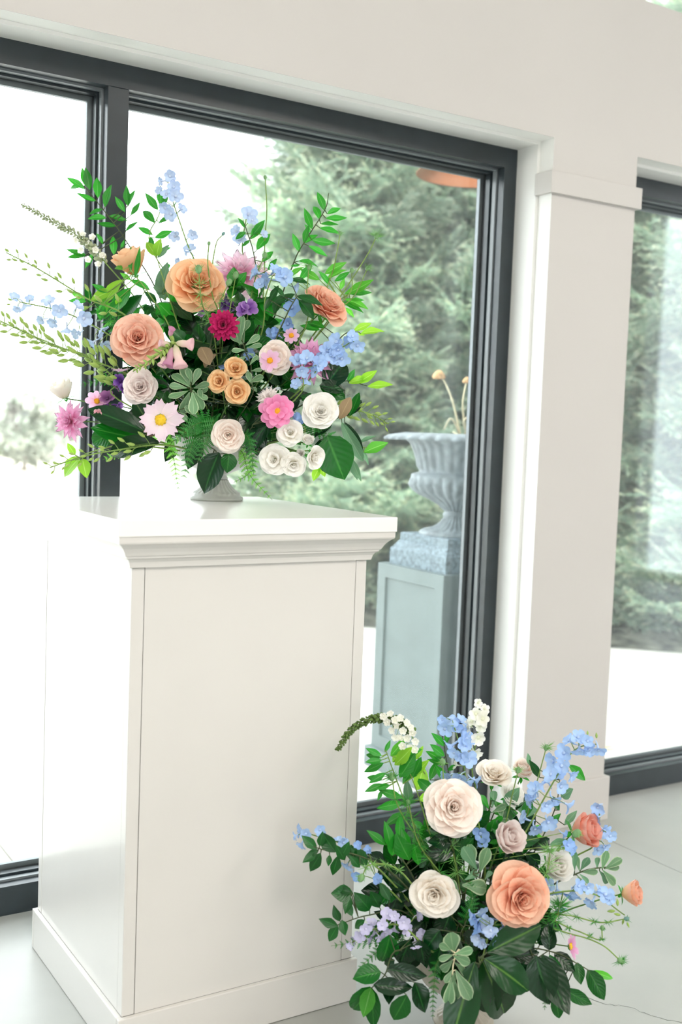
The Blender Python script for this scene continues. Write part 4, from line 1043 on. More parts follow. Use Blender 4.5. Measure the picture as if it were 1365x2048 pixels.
# snapdragon
def snapdragon():
    pts = [A.at(*p) for p in ((330, 800, -.20), (350, 690, -.255), (345, 700, -.27), (300, 725, -.27), (262, 742, -.265))]
    m = A.mouth(); t = thing('snapdragon', 'pale green snapdragon with blush bells in front of the large peach rose', 'flower', m)
    line = spline([m, A.at(365, 720, -.22), A.at(348, 684, -.26), A.at(322, 705, -.275), A.at(290, 728, -.275), A.at(266, 743, -.27)], 6)
    v, f = tube_vf(line, .0024, .0012, 7); obj('stem', mesh('stem', v, f, M['palestem']), t); rng = random.Random(4)
    for k in range(26):
        q = len(line)*.38 + (len(line)*.6)*k/26; i = min(len(line)-2, int(q)); p = line[i]; tg = (line[i+1]-line[i]).normalized(); a = k*2.4
        sd = tg.orthogonal().normalized(); pr = sd*math.cos(a) + tg.cross(sd)*math.sin(a); s = A.px(11-7*k/26, -.27)
        obj('bud', BUD, t, Matrix.Translation(p) @ frame_from(pr + tg*.5) @ Matrix.Scale(s, 4))
    for (x0, y0, x1, y1, w, mt) in ((352, 686, 398, 690, 11, 'snap'), (350, 690, 366, 752, 13, 'snap'), (345, 695, 332, 748, 11, 'snap_pink'), (340, 690, 312, 684, 9, 'snap'), (340, 672, 346, 650, 8, 'snap_pink'), (330, 712, 322, 740, 9, 'snap')):
        b = A.at(x0, y0, -.27); e = A.at(x1, y1, -.285).lerp(b, .28); L = (e-b).length; r = A.px(w*.9, -.28)
        V, Fc = lathe_vf([(.15, 0), (.5, .12), (.75, .4), (.7, .65), (1.0, .85), (1.15, 1.0), (.75, .96), (.1, .8)], 12, lambda th, i: 1+.2*math.sin(2*th)*(i > 3))
        n = len(V); pv = [min(1, z) for _, _, z in V]
        me = mesh('bell', [(x*r, y*r, z*L) for x, y, z in V], Fc, M[mt], True, {'pv': pv, 'pu': [0]*n}); obj('bell', me, t, Matrix.Translation(b) @ frame_from(e-b))
snapdragon()
# ---- blue delphiniums
g = 'sky blue delphinium stems' + gA
delphinium(A, 'pale blue delphinium reaching far left in front of the mullion', [(300, 730, -.10), (215, 668, -.12), (130, 625, -.14), (40, 604, -.15)],
           [(28, 594, 11), (50, 612, 13), (34, 618, 9), (98, 602, 13), (82, 640, 10), (106, 645, 11), (60, 598, 9), (118, 622, 15), (134, 660, 12), (153, 668, 11), (157, 612, 12), (168, 637, 16), (203, 662, 15), (184, 686, 12), (211, 692, 13), (190, 700, 8)], 'delph_pale', group=g, buds=[(20, 600, 5), (16, 610, 4)])
delphinium(A, 'tallest pale blue delphinium reaching up against white sky', [(410, 600, .02), (372, 480, .03), (345, 400, .04), (335, 358, .05)],
           [(340, 352, 12), (322, 362, 9), (348, 374, 13), (332, 388, 10), (352, 392, 14), (330, 416, 13), (342, 428, 14), (364, 417, 10), (318, 382, 8), (350, 473, 11), (385, 470, 10), (379, 497, 13), (358, 526, 11), (372, 505, 8)], 'delph_pale', group=g, buds=[(336, 346, 4), (345, 348, 4)])
delphinium(A, 'pale blue delphinium above the pale pink dahlia', [(500, 600, .03), (485, 500, .04), (495, 425, .05)], [(498, 428, 15), (505, 440, 10), (472, 462, 11), (480, 478, 13), (528, 468, 9)], 'delph_pale', group=g)
delphinium(A, 'sky blue florets between pale pink dahlia and right peach rose', [(520, 680, -.10), (530, 600, -.11), (545, 552, -.12)], [(510, 544, 17), (534, 560, 16), (550, 540, 15), (571, 554, 17), (520, 568, 12), (560, 545, 10), (592, 575, 11)], 'delph', r=14, group=g)
delphinium(A, 'mid blue florets scattered under the right peach rose', [(560, 730, -.13), (575, 660, -.13), (584, 615, -.13)], [(584, 614, 17), (575, 648, 14), (545, 670, 15), (552, 664, 10), (500, 708, 13), (447, 733, 9)], 'delph_deep', group=g)
delphinium(A, 'sky blue delphinium at right edge below the right peach rose', [(600, 780, -.18), (650, 720, -.19), (705, 682, -.2)], [(672, 683, 18), (656, 700, 17), (668, 712, 16), (684, 718, 15), (648, 712, 14), (700, 684, 15), (716, 692, 14), (706, 672, 12), (677, 700, 14), (640, 726, 14)], 'delph', group=g)
delphinium(A, 'sky blue florets lying over the mauve dahlia', [(590, 800, -.20), (605, 740, -.215)], [(596, 720, 14), (614, 716, 15), (628, 738, 17), (604, 742, 13), (612, 762, 13), (592, 768, 11), (640, 732, 12)], 'delph', group=g)
delphinium(A, 'blue floret peeping between hot pink dahlia and white rose', [(600, 870, -.18), (594, 840, -.2)], [(595, 838, 13), (600, 850, 9)], 'delph_deep', group=g)
# ---- spikes and bud sprays
spike(A, 'thin pale grey flower spike curving out at upper left', [(300, 640, -.02), (215, 530, -.02), (160, 475, -.02), (100, 440, -.02), (42, 408, -.02)], 10, 4, 'palebud', 120, [(165, 470), (150, 482), (178, 488), (190, 500), (160, 500), (205, 512), (175, 520), (196, 530), (185, 475)], group='flower spikes', bl_r=8, s0=.42)
g = 'green bud sprays' + gA
budspray(A, 'thin green bud spray reaching left above the blue delphinium', [(280, 660, -.08), (170, 595, -.10), (80, 540, -.11), (12, 505, -.12)], 10, 26, group=g)
budspray(A, 'bushy pale green bud spray at the far left below the blue delphinium', [(290, 770, -.14), (190, 722, -.16), (80, 678, -.17), (-4, 640, -.18)], 14, 46, group=g)
budspray(A, 'second strand of green buds beside the bushy left spray', [(270, 790, -.12), (180, 715, -.13), (100, 690, -.14), (45, 660, -.14)], 11, 30, group=g)
budspray(A, 'low green bud spray pointing left above the pedestal top', [(330, 890, -.20), (250, 898, -.2), (170, 912, -.2), (100, 935, -.2)], 10, 28, group=g)
budspray(A, 'small green bud spray pointing right above the grey urn', [(640, 830, -.08), (710, 822, -.09), (745, 830, -.09), (778, 848, -.09)], 10, 22, group=g)
# ---- leafy sprigs of the outline
g = 'ruscus sprigs' + gA
sprig(A, 'green leafy sprig at upper left crossing the mullion', [(330, 620, .04), (255, 486, .04), (215, 430, .04), (168, 372, .04)], 'ruscus', 'lance', .19, smat='darkstem', group=g, leaves=[
    (170, 378, 134, 352), (168, 372, 135, 370), (172, 372, 164, 338), (180, 380, 171, 334, .04, .2), (196, 396, 194, 350), (210, 414, 218, 366), (192, 402, 150, 390), (205, 418, 178, 428), (218, 432, 256, 438),
    (213, 436, 176, 430), (232, 452, 194, 450), (250, 424, 230, 392), (256, 412, 251, 370), (258, 410, 266, 372), (262, 430, 282, 406), (252, 462, 276, 442), (228, 510, 226, 468), (190, 505, 168, 476), (172, 510, 130, 502), (170, 512, 134, 514), (186, 508, 170, 535), (206, 488, 196, 466), (242, 500, 250, 480)])
sprig(A, 'green leafy sprig left of the tallest blue delphinium', [(370, 620, .04), (300, 490, .05), (318, 430, .05), (340, 370, .05)], 'ruscus', 'lance', .19, smat='palestem', group=g, leaves=[
    (306, 470, 275, 452), (310, 446, 282, 412), (316, 420, 292, 388), (322, 412, 320, 370), (326, 414, 336, 384), (318, 446, 342, 430), (310, 475, 348, 464), (302, 474, 304, 500), (316, 506, 342, 492), (334, 540, 336, 522, .05, .3), (346, 412, 358, 405)])
sprig(A, 'bold green sprig standing up at right of the pale pink dahlia', [(540, 660, .0), (588, 525, .0), (612, 480, .0), (650, 420, .0), (658, 386, .0)], 'ruscus', 'lance', .185, smat='darkstem', group=g, leaves=[
    (650, 422, 636, 380), (640, 440, 630, 402), (625, 458, 607, 415), (622, 465, 610, 448, 0, .2), (608, 486, 616, 448), (655, 428, 685, 411), (652, 436, 694, 440), (642, 448, 678, 448), (640, 456, 680, 462), (610, 486, 638, 462), (624, 480, 670, 490), (618, 492, 656, 512), (600, 504, 585, 465), (598, 522, 640, 525), (600, 530, 580, 535)])
sprig(A, 'small green sprig between two nigella stems at top centre', [(520, 640, .02), (510, 520, .02), (494, 462, .02), (486, 440, .02)], 'ruscus', 'lance', .22, group=g, leaves=[
    (490, 456, 478, 434), (492, 464, 470, 476), (500, 480, 484, 496), (502, 478, 526, 446), (514, 500, 540, 462), (524, 524, 548, 498), (536, 540, 558, 518), (506, 470, 530, 440)])
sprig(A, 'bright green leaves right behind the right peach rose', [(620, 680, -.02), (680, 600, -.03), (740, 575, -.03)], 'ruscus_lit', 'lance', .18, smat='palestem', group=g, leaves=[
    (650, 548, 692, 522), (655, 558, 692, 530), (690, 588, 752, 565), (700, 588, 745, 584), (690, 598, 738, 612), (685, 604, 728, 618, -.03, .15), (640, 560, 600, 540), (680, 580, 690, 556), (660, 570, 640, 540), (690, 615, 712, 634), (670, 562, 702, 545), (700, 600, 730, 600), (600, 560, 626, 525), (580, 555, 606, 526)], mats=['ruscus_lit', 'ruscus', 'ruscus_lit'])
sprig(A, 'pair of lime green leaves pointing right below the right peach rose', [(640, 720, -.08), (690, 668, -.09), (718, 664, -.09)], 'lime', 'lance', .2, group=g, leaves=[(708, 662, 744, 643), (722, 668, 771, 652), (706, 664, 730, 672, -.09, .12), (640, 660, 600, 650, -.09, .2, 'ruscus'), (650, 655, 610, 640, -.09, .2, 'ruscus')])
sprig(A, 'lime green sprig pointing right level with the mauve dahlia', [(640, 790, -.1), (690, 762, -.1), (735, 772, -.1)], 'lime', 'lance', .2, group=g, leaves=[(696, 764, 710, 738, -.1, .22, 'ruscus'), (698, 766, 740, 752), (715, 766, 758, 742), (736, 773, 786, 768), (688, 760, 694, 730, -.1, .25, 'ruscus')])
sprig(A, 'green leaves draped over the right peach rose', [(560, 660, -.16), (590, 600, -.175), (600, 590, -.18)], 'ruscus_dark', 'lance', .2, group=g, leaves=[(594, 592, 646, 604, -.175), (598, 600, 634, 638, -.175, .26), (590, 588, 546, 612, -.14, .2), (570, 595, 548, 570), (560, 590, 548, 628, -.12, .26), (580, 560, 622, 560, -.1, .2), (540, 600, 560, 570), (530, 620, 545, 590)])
sprig(A, 'pale green leaves in front of the backlit peach rose', [(350, 680, -.08), (300, 590, -.06), (262, 540, -.05), (245, 505, -.04)], 'ruscus_lit', 'lance', .2, smat='palestem', group=g, leaves=[
    (262, 545, 258, 490, -.05, .11), (245, 540, 228, 528, -.05, .3), (270, 555, 284, 494, -.06, .10), (262, 560, 240, 545), (300, 580, 260, 555), (245, 560, 196, 605), (262, 575, 218, 640, -.05, .25, 'ruscus'), (285, 590, 240, 640, -.05, .3, 'ruscus_dark'), (236, 600, 205, 630), (240, 595, 235, 615, -.05, .4, 'lime'), (215, 585, 185, 570), (225, 580, 180, 600, -.04, .25, 'lime'), (205, 608, 200, 640, -.04, .3, 'ruscus')], mats=['ruscus_lit', 'lime', 'ruscus'])
sprig(A, 'sage green upright leaves between two peach roses', [(370, 690, -.08), (340, 600, -.08), (312, 510, -.06)], 'sage', 'ovate', .26, smat='palestem', r=.0022, group=g, leaves=[
    (312, 512, 292, 480, -.06, .25, 'lime'), (314, 512, 318, 478, -.06, .3, 'lime'), (316, 515, 342, 492), (322, 590, 334, 524, -.05, .24), (330, 600, 318, 545), (340, 610, 316, 605), (325, 585, 305, 575), (350, 610, 385, 640, -.05, .26, 'ruscus_dark'), (340, 605, 372, 632, -.05, .3, 'ruscus_dark')])
sprig(A, 'green fringe of leaves at left behind the blue delphinium', [(300, 690, .0), (230, 640, .0), (170, 600, .0)], 'ruscus', 'lance', .19, auto=12, length=46, group=g, mats=['ruscus', 'ruscus_lit', 'ruscus_dark'])
sprig(A, 'bright lime leaves at the lower left over the pedestal edge', [(260, 890, -.16), (180, 905, -.17), (160, 918, -.17)], 'lime', 'ovate', .32, smat='palestem', group=g, leaves=[(160, 915, 122, 952), (165, 918, 172, 952), (150, 910, 135, 888, -.17, .25), (150, 920, 128, 925, -.17, .25)])
# ---- big leaves
g = 'magnolia branches' + gA
sprig(A, 'long dark glossy leaves at lower left under the pale cosmos', [(330, 860, -.16), (260, 850, -.18)], 'magnolia', 'mag', .22, r=.003, group=g, leaves=[(300, 868, 172, 806, -.19, .17, 'glossy'), (320, 885, 205, 892, -.2, .2), (300, 880, 180, 862, -.15, .2, 'glossy_mid'), (300, 850, 268, 800, -.15, .3), (310, 870, 272, 850, -.19, .35, 'brownback'), (240, 860, 176, 886, -.14, .3, 'glossy_mid'), (210, 800, 170, 790, -.1, .3, 'glossy'), (300, 770, 225, 745, -.1, .3, 'glossy')])
sprig(A, 'dark glossy leaves around the burgundy mum, one with brown back', [(430, 760, -.16), (420, 700, -.18)], 'magnolia', 'mag', .26, r=.003, group=g, leaves=[(420, 730, 402, 690, -.235, .34, 'brownback'), (410, 735, 428, 698, -.22, .3, 'brownback'), (430, 690, 378, 680, -.14, .36), (440, 730, 470, 690, -.15, .35), (420, 690, 395, 640, -.12, .4), (430, 720, 340, 660, -.12, .26), (470, 690, 510, 640, -.11, .3, 'glossy_mid'), (490, 700, 545, 680, -.12, .3, 'glossy_mid'), (440, 760, 400, 740, -.17, .4), (480, 730, 520, 700, -.15, .35), (460, 800, 520, 770, -.15, .35), (430, 640, 400, 600, -.08, .3, 'glossy_mid')])
sprig(A, 'big dark leaf hanging over the vase foot', [(430, 900, -.17), (425, 910, -.2)], 'glossy', 'ovate', .3, r=.002, group=g, leaves=[(438, 905, 402, 988, -.22, .34), (458, 906, 456, 945, -.225, .42, 'glossy_mid'), (400, 880, 378, 940, -.17, .3)])
sprig(A, 'dark glossy leaf between lowest blush rose and white cluster', [(500, 860, -.17), (505, 850, -.2)], 'glossy', 'ovate', .32, group=g, leaves=[(545, 838, 482, 905, -.2, .34), (530, 850, 500, 915, -.17, .3), (575, 815, 560, 788, -.19, .45, 'glossy_mid'), (560, 800, 605, 795, -.17, .4, 'glossy')])
sprig(A, 'broad green leaf with pointed tip under the white rose', [(620, 870, -.14), (650, 880, -.16)], 'glossy_mid', 'ovate', .36, group=g, leaves=[(654, 872, 690, 960, -.17, .42), (640, 880, 648, 930, -.15, .35, 'glossy'), (660, 840, 632, 880, -.14, .3, 'glossy')])
sprig(A, 'dark curved leaves at right end around green buds', [(640, 850, -.1), (690, 830, -.12)], 'glossy', 'mag', .2, r=.002, group=g, leaves=[(690, 845, 728, 912, -.13, .16), (684, 845, 724, 924, -.14, .14, 'sage'), (700, 832, 722, 785, -.12, .18, 'glossy_mid'), (696, 830, 724, 800, -.1, .25), (680, 838, 700, 795, -.14, .26, 'brownback'), (650, 775, 690, 720, -.12, .4), (640, 770, 690, 800, -.13, .26, 'glossy_mid'), (690, 780, 640, 770, -.12, .3)])
sprig(A, 'pale green twisted leaves at the right just above the urn rim', [(650, 900, -.08), (720, 895, -.08), (735, 895, -.08)], 'sage', 'lance', .18, smat='palestem', group=g, leaves=[(728, 905, 776, 882, -.08, .24, 'ruscus_lit'), (720, 885, 750, 868, -.08, .14), (705, 920, 722, 965, -.08, .14), (700, 915, 716, 960, -.08, .2, 'sage'), (724, 898, 740, 930, -.08, .12), (640, 935, 624, 958, -.12, .3, 'lime'), (640, 925, 650, 955, -.12, .3, 'lime')])
# pittosporum
g = 'variegated grey green sprigs' + gA
sprig(A, 'variegated grey green sprig right of the dusty blush rose', [(400, 860, -.2), (385, 790, -.235), (380, 770, -.24)], 'pitto', 'obov', .23, group=g, leaves=[(382, 775, 345, 745), (380, 772, 365, 730), (385, 770, 400, 738), (388, 776, 418, 768), (386, 780, 408, 820), (380, 784, 362, 828), (376, 782, 338, 800), (385, 784, 388, 828), (374, 776, 340, 770), (383, 765, 378, 740), (390, 786, 415, 800), (352, 822, 375, 840), (395, 835, 372, 812)])
sprig(A, 'variegated grey green sprig right of the burgundy mum', [(500, 760, -.15), (490, 700, -.17), (482, 670, -.17)], 'pitto', 'obov', .23, group=g, leaves=[(488, 690, 462, 670), (488, 686, 480, 650), (492, 690, 520, 672), (494, 696, 524, 690), (490, 700, 466, 700), (496, 706, 520, 716), (492, 712, 474, 726), (500, 730, 515, 712, -.22), (502, 742, 524, 738, -.22), (480, 690, 478, 630), (484, 668, 500, 640)])
sprig(A, 'sage sprig with tiny buds beside the apricot spray roses', [(500, 800, -.2), (505, 770, -.225)], 'pitto', 'obov', .23, group=g, leaves=[(500, 765, 524, 752, -.225), (498, 775, 518, 780, -.225), (505, 770, 496, 745, -.225), (400, 790, 416, 775, -.23), (405, 800, 398, 780, -.23)])
# ferns
g = 'fern fronds' + gA
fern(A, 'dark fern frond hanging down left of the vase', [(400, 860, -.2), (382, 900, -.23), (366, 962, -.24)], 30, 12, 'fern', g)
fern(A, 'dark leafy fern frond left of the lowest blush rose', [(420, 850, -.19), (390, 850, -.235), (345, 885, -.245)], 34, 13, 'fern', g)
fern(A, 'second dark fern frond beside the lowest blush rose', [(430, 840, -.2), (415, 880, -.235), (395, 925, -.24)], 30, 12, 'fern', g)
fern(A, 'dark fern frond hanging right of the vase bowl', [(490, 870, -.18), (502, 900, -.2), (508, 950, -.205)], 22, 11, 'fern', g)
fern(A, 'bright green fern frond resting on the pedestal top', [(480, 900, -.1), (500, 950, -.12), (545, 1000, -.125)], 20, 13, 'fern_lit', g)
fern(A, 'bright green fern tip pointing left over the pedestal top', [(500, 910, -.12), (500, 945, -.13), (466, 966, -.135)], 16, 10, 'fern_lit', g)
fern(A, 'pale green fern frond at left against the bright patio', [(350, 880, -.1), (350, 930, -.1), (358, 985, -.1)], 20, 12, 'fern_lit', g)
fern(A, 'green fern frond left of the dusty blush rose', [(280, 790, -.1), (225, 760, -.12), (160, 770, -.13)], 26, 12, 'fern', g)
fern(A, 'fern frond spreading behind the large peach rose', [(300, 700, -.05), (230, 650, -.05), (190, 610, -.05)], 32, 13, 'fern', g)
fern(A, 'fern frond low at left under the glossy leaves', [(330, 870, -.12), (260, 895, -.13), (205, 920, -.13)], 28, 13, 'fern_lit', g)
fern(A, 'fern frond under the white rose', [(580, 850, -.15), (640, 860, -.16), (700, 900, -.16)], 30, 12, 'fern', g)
# nigella
g = 'nigella seed heads' + gA
nigella(A, 'hairy nigella head reaching highest at right', [(620, 680, -.04), (690, 580, -.05), (735, 510, -.05), (752, 476, -.05)], 6, 24, 110, group=g)
nigella(A, 'nigella head on a curved stem left of the highest one', [(610, 660, -.04), (660, 560, -.04), (675, 500, -.04), (680, 470, -.04)], 4, 12, 50, group=g)
nigella(A, 'small nigella head low at right against the spruce', [(620, 690, -.05), (680, 620, -.05), (710, 590, -.05), (734, 540, -.05)], 5, 17, 70, group=g)
nigella(A, 'small dark nigella pod between two taller ones', [(620, 690, -.05), (680, 610, -.05), (703, 580, -.05), (704, 545, -.05)], 5, 9, 30, group=g)
nigella(A, 'nigella head in front of dark leaves above right peach rose', [(600, 680, -.1), (614, 580, -.12), (618, 538, -.12)], 5, 18, 70, group=g)
nigella(A, 'tiny nigella bud standing highest at top centre', [(520, 640, .03), (530, 480, .03), (534, 420, .03), (531, 358, .03)], 4, 6, 24, group=g)
nigella(A, 'thin nigella bud above the golden peach rose', [(440, 660, -.1), (425, 590, -.14), (416, 530, -.14), (418, 490, -.14)], 4, 6, 20, group=g)
nigella(A, 'nigella bud bending right above the pale pink dahlia', [(450, 640, -.02), (425, 560, -.02), (432, 490, -.02), (445, 470, -.02)], 4, 5, 16, pmat='bluepod', group=g)
nigella(A, 'feathery nigella in front of the golden peach rose', [(430, 680, -.16), (405, 610, -.19), (398, 545, -.195)], 8, 20, 80, group=g, feather=5)
nigella(A, 'nigella bud in front of the pale pink dahlia', [(450, 680, -.12), (460, 620, -.14), (471, 556, -.14)], 7, 12, 50, group=g, feather=3)
nigella(A, 'second nigella bud in front of the pale pink dahlia', [(440, 670, -.13), (440, 610, -.16), (456, 570, -.16)], 7, 12, 50, group=g, feather=4)
nigella(A, 'tall thin nigella stem crossing the pale pink dahlia', [(490, 660, -.08), (510, 560, -.08), (528, 515, -.08)], 6, 14, 50, group=g, feather=4)
# dark inner foliage of the pedestal arrangement
rg = random.Random(3)
MARK_A = [(275, 678, 'large peach rose'), (395, 566, 'golden peach rose'), (650, 612, 'right peach rose'), (548, 716, 'daisy blush rose'), (280, 775, 'dusty blush rose'), (457, 870, 'lowest blush rose'), (640, 824, 'white rose'), (460, 762, 'apricot roses'), (447, 650, 'burgundy mum'), (622, 718, 'mauve dahlia'), (555, 822, 'hot pink dahlia'), (321, 838, 'pale pink cosmos'), (480, 545, 'pale pink dahlia')]
MARK_B = [(905, 1615, 'large blush rose'), (870, 1787, 'cream rose'), (1040, 1797, 'large peach rose'), (1015, 1675, 'dusty blush rose'), (1113, 1733, 'white rose in side view'), (1143, 1893, 'mauve pink cosmos'), (752, 1862, 'lilac delphinium'), (975, 1860, 'low blue florets'), (988, 1550, 'cream blush rose')]
TAKEN = set()
def core(B, what, group, n, cx, cy, rx, ry, dmin, dmax, mats, length):
    marks = MARK_A if B is A else MARK_B
    for k in range(n):
        a = 2*PI*k/n + rg.uniform(-.25, .25); q = math.sqrt((k*.618) % 1)*.85 + .15; ex, ey = cx + rx*q*math.cos(a), cy + ry*q*math.sin(a)
        d = dmin + (dmax-dmin)*rg.random()
        for mx, my, nm in sorted(marks, key=lambda m: math.hypot(m[0]-ex, m[1]-ey)):
            dx, dy = ex-mx, ey-my; rel = ('behind' if math.hypot(dx, dy) < 26 else 'just above' if -dy > abs(dx) else 'just below' if dy > abs(dx) else 'left of' if dx < 0 else 'right of')
            if (what, rel, nm, B is A) not in TAKEN: break
        TAKEN.add((what, rel, nm, B is A))
        sprig(B, f'{what} inside the {B.where} arrangement {rel} the {nm}', [((cx+ex)/2, (cy+ey)/2, d*.8), (ex, ey, d)], mats[0], rg.choice(['ovate', 'mag', 'lance']), .32, auto=8, length=length*rg.uniform(.85, 1.25), ang=58, start=.05, mats=mats, group=group, seed=k, spread=1.4)
g = 'inner foliage' + gA
core(A, 'dark leafy sprig', g, 26, 445, 770, 195, 125, -.17, -.02, ['glossy', 'glossy', 'glossy_mid', 'ruscus_dark'], 58)
core(A, 'mid green leafy sprig', 'upper inner foliage' + gA, 14, 450, 640, 190, 75, -.08, .05, ['ruscus_dark', 'ruscus', 'ruscus'], 46)

# ---- floor arrangement: roses
g = 'garden roses' + gB
rose(Bn, 'large open blush rose at the top centre of the floor arrangement', 906, 1614, 56, -.17, (.05, .30, .95), 'r_blush', .98, .6, g)
rose(Bn, 'cream rose at left centre of the floor arrangement', 870, 1787, 49, -.20, (-.2, .05, 1), 'r_cream', .82, 1.3, g)
rose(Bn, 'large peach rose at front centre of the floor arrangement', 1042, 1795, 64, -.24, (.2, .12, 1), 'r_deep', 1.0, .2, g)
rose(Bn, 'dusty blush rose tilted right above the large peach rose', 1016, 1676, 44, -.18, (.45, .45, .75), 'r_lilac', .66, .8, g)
rose(Bn, 'cream blush rose in side view near the beige pier', 988, 1552, 40, .02, (.1, .75, .55), 'r_cream', .72, 2.2, g)
rose(Bn, 'smaller blush rose behind a nigella bud by the pier', 1046, 1541, 30, .05, (.1, .8, .5), 'r_blush', .6, .1, g)
rose(Bn, 'coral peach rose in side view at right under blue florets', 1168, 1662, 46, -.02, (.6, .25, .5), 'r_side', .60, 1.9, g)
rose(Bn, 'white rose seen from the side behind the large peach rose', 1113, 1733, 42, -.14, (.3, .35, .8), 'r_white', .5, .5, g)
rose(Bn, 'peach yellow rose at the far right over the floor', 1262, 1787, 33, -.06, (.75, .2, .45), 'r_yellow', .64, .9, g)
rose(Bn, 'white rose petals showing behind blush rose near the pier', 1022, 1592, 30, .03, (.3, .5, .6), 'r_white', .7, 1.0, g)
mum(Bn, 'small mauve pink cosmos in side view at lower right', 1143, 1893, 27, -.16, (.8, .15, .5), 'd_mauve', [(8, 1.0, .26, 66, 14, 0)], 'yellow', .24, prof='broad', name='cosmos')
# ---- delphiniums
g = 'sky blue delphinium stems' + gB
delphinium(Bn, 'tall sky blue delphinium leaning right in front of the pier', [(1000, 1760, -.08), (1060, 1650, -.1), (1110, 1560, -.1), (1150, 1500, -.1), (1195, 1488, -.1)],
           [(1158, 1474, 15), (1138, 1480, 15), (1160, 1502, 16), (1180, 1500, 14), (1198, 1502, 14), (1176, 1482, 12), (1128, 1506, 16), (1104, 1522, 17), (1124, 1532, 15), (1102, 1548, 15), (1118, 1546, 13), (1146, 1550, 14), (1096, 1562, 12), (1082, 1572, 15), (1068, 1578, 15), (1124, 1574, 15), (1058, 1604, 14), (1108, 1602, 16), (1094, 1612, 13), (1048, 1636, 14), (1098, 1646, 17), (1072, 1660, 15), (1140, 1612, 14), (1064, 1592, 12)], 'delph', r=14, group=g, buds=[(1194, 1474, 6), (1176, 1466, 5)])
delphinium(Bn, 'sky blue delphinium at upper left beside the white one', [(940, 1700, .0), (935, 1580, .0), (922, 1500, .0), (905, 1440, .0)],
           [(905, 1442, 14), (922, 1440, 13), (890, 1458, 15), (912, 1456, 13), (926, 1464, 14), (935, 1478, 17), (930, 1490, 14), (900, 1494, 17), (908, 1506, 12), (938, 1520, 17), (925, 1515, 13), (895, 1556, 14), (920, 1558, 16), (938, 1566, 16), (955, 1562, 13), (906, 1572, 12), (885, 1440, 9)], 'delph', r=14, group=g)
delphinium(Bn, 'creamy white delphinium standing tallest against the window frame', [(955, 1640, .02), (945, 1540, .02), (958, 1450, .02), (957, 1404, .02)],
           [(957, 1406, 9), (970, 1418, 10), (952, 1428, 13), (966, 1438, 14), (962, 1452, 13), (944, 1442, 10), (957, 1476, 15), (935, 1456, 12), (950, 1508, 16), (930, 1494, 13), (924, 1512, 10), (912, 1530, 10)], 'delph_white', group='white delphinium')
delphinium(Bn, 'sky blue delphinium reaching right under the white rose', [(1000, 1830, -.14), (1090, 1790, -.16), (1180, 1785, -.15), (1250, 1830, -.14)],
           [(1098, 1772, 14), (1116, 1784, 15), (1148, 1790, 16), (1160, 1772, 14), (1122, 1818, 13), (1138, 1792, 12), (1184, 1806, 15), (1212, 1788, 16), (1178, 1776, 12), (1200, 1780, 10), (1090, 1760, 10), (1222, 1800, 10)], 'delph', group=g, buds=[(1230, 1822, 8), (1240, 1830, 7), (1248, 1840, 6), (1256, 1848, 6), (1236, 1810, 7)])
delphinium(Bn, 'mid blue delphinium with pale centre below the large peach rose', [(960, 1930, -.2), (975, 1880, -.23), (985, 1850, -.235)],
           [(950, 1842, 15), (966, 1826, 14), (958, 1860, 15), (975, 1845, 17), (982, 1862, 14), (1008, 1838, 14), (1010, 1856, 14), (994, 1886, 15), (955, 1878, 13), (966, 1888, 11), (990, 1870, 12), (944, 1830, 10)], 'delph_deep', r=14, group=g, mats=['delph_deep', 'delph', 'delph_deep', 'delph_pale', 'delph_pale'])
delphinium(Bn, 'lilac delphinium lying left below the cream rose', [(860, 1900, -.18), (800, 1850, -.19), (740, 1862, -.19), (705, 1885, -.18)],
           [(745, 1845, 11), (732, 1858, 12), (720, 1872, 12), (752, 1864, 14), (765, 1850, 11), (772, 1866, 12), (788, 1860, 12), (760, 1876, 10), (808, 1845, 13), (815, 1860, 11), (740, 1880, 10), (708, 1880, 9), (775, 1828, 12), (790, 1832, 10), (832, 1888, 13), (845, 1870, 11), (838, 1830, 10), (700, 1892, 8)], 'delph_lilac', group=g)
delphinium(Bn, 'blue florets at the far left end over the white pedestal', [(780, 1760, -.12), (700, 1695, -.13), (620, 1668, -.14)],
           [(600, 1662, 13), (612, 1668, 12), (590, 1672, 9), (602, 1690, 11), (640, 1660, 11), (678, 1680, 12), (688, 1686, 11), (692, 1732, 11), (700, 1736, 10)], 'delph', group=g)
delphinium(Bn, 'blue florets scattered left under the ruscus', [(800, 1800, -.12), (755, 1760, -.13)], [(715, 1752, 11), (756, 1758, 10), (736, 1700, 9), (716, 1690, 9)], 'delph_deep', group=g)
delphinium(Bn, 'thin blue delphinium hanging right of the coral peach rose', [(1120, 1740, .0), (1190, 1690, .0), (1200, 1640, .0), (1195, 1610, .0)],
           [(1196, 1616, 14), (1194, 1636, 12), (1210, 1662, 14), (1222, 1672, 12), (1198, 1700, 13), (1214, 1694, 10)], 'delph', group=g)
delphinium(Bn, 'mid blue florets between blush and dusty blush roses', [(970, 1760, -.1), (965, 1690, -.12), (955, 1630, -.12)], [(952, 1630, 13), (962, 1668, 16), (965, 1682, 14), (942, 1640, 9), (1138, 1690, 13), (1146, 1700, 11), (1130, 1668, 9), (904, 1660, 9)], 'delph_deep', group=g)
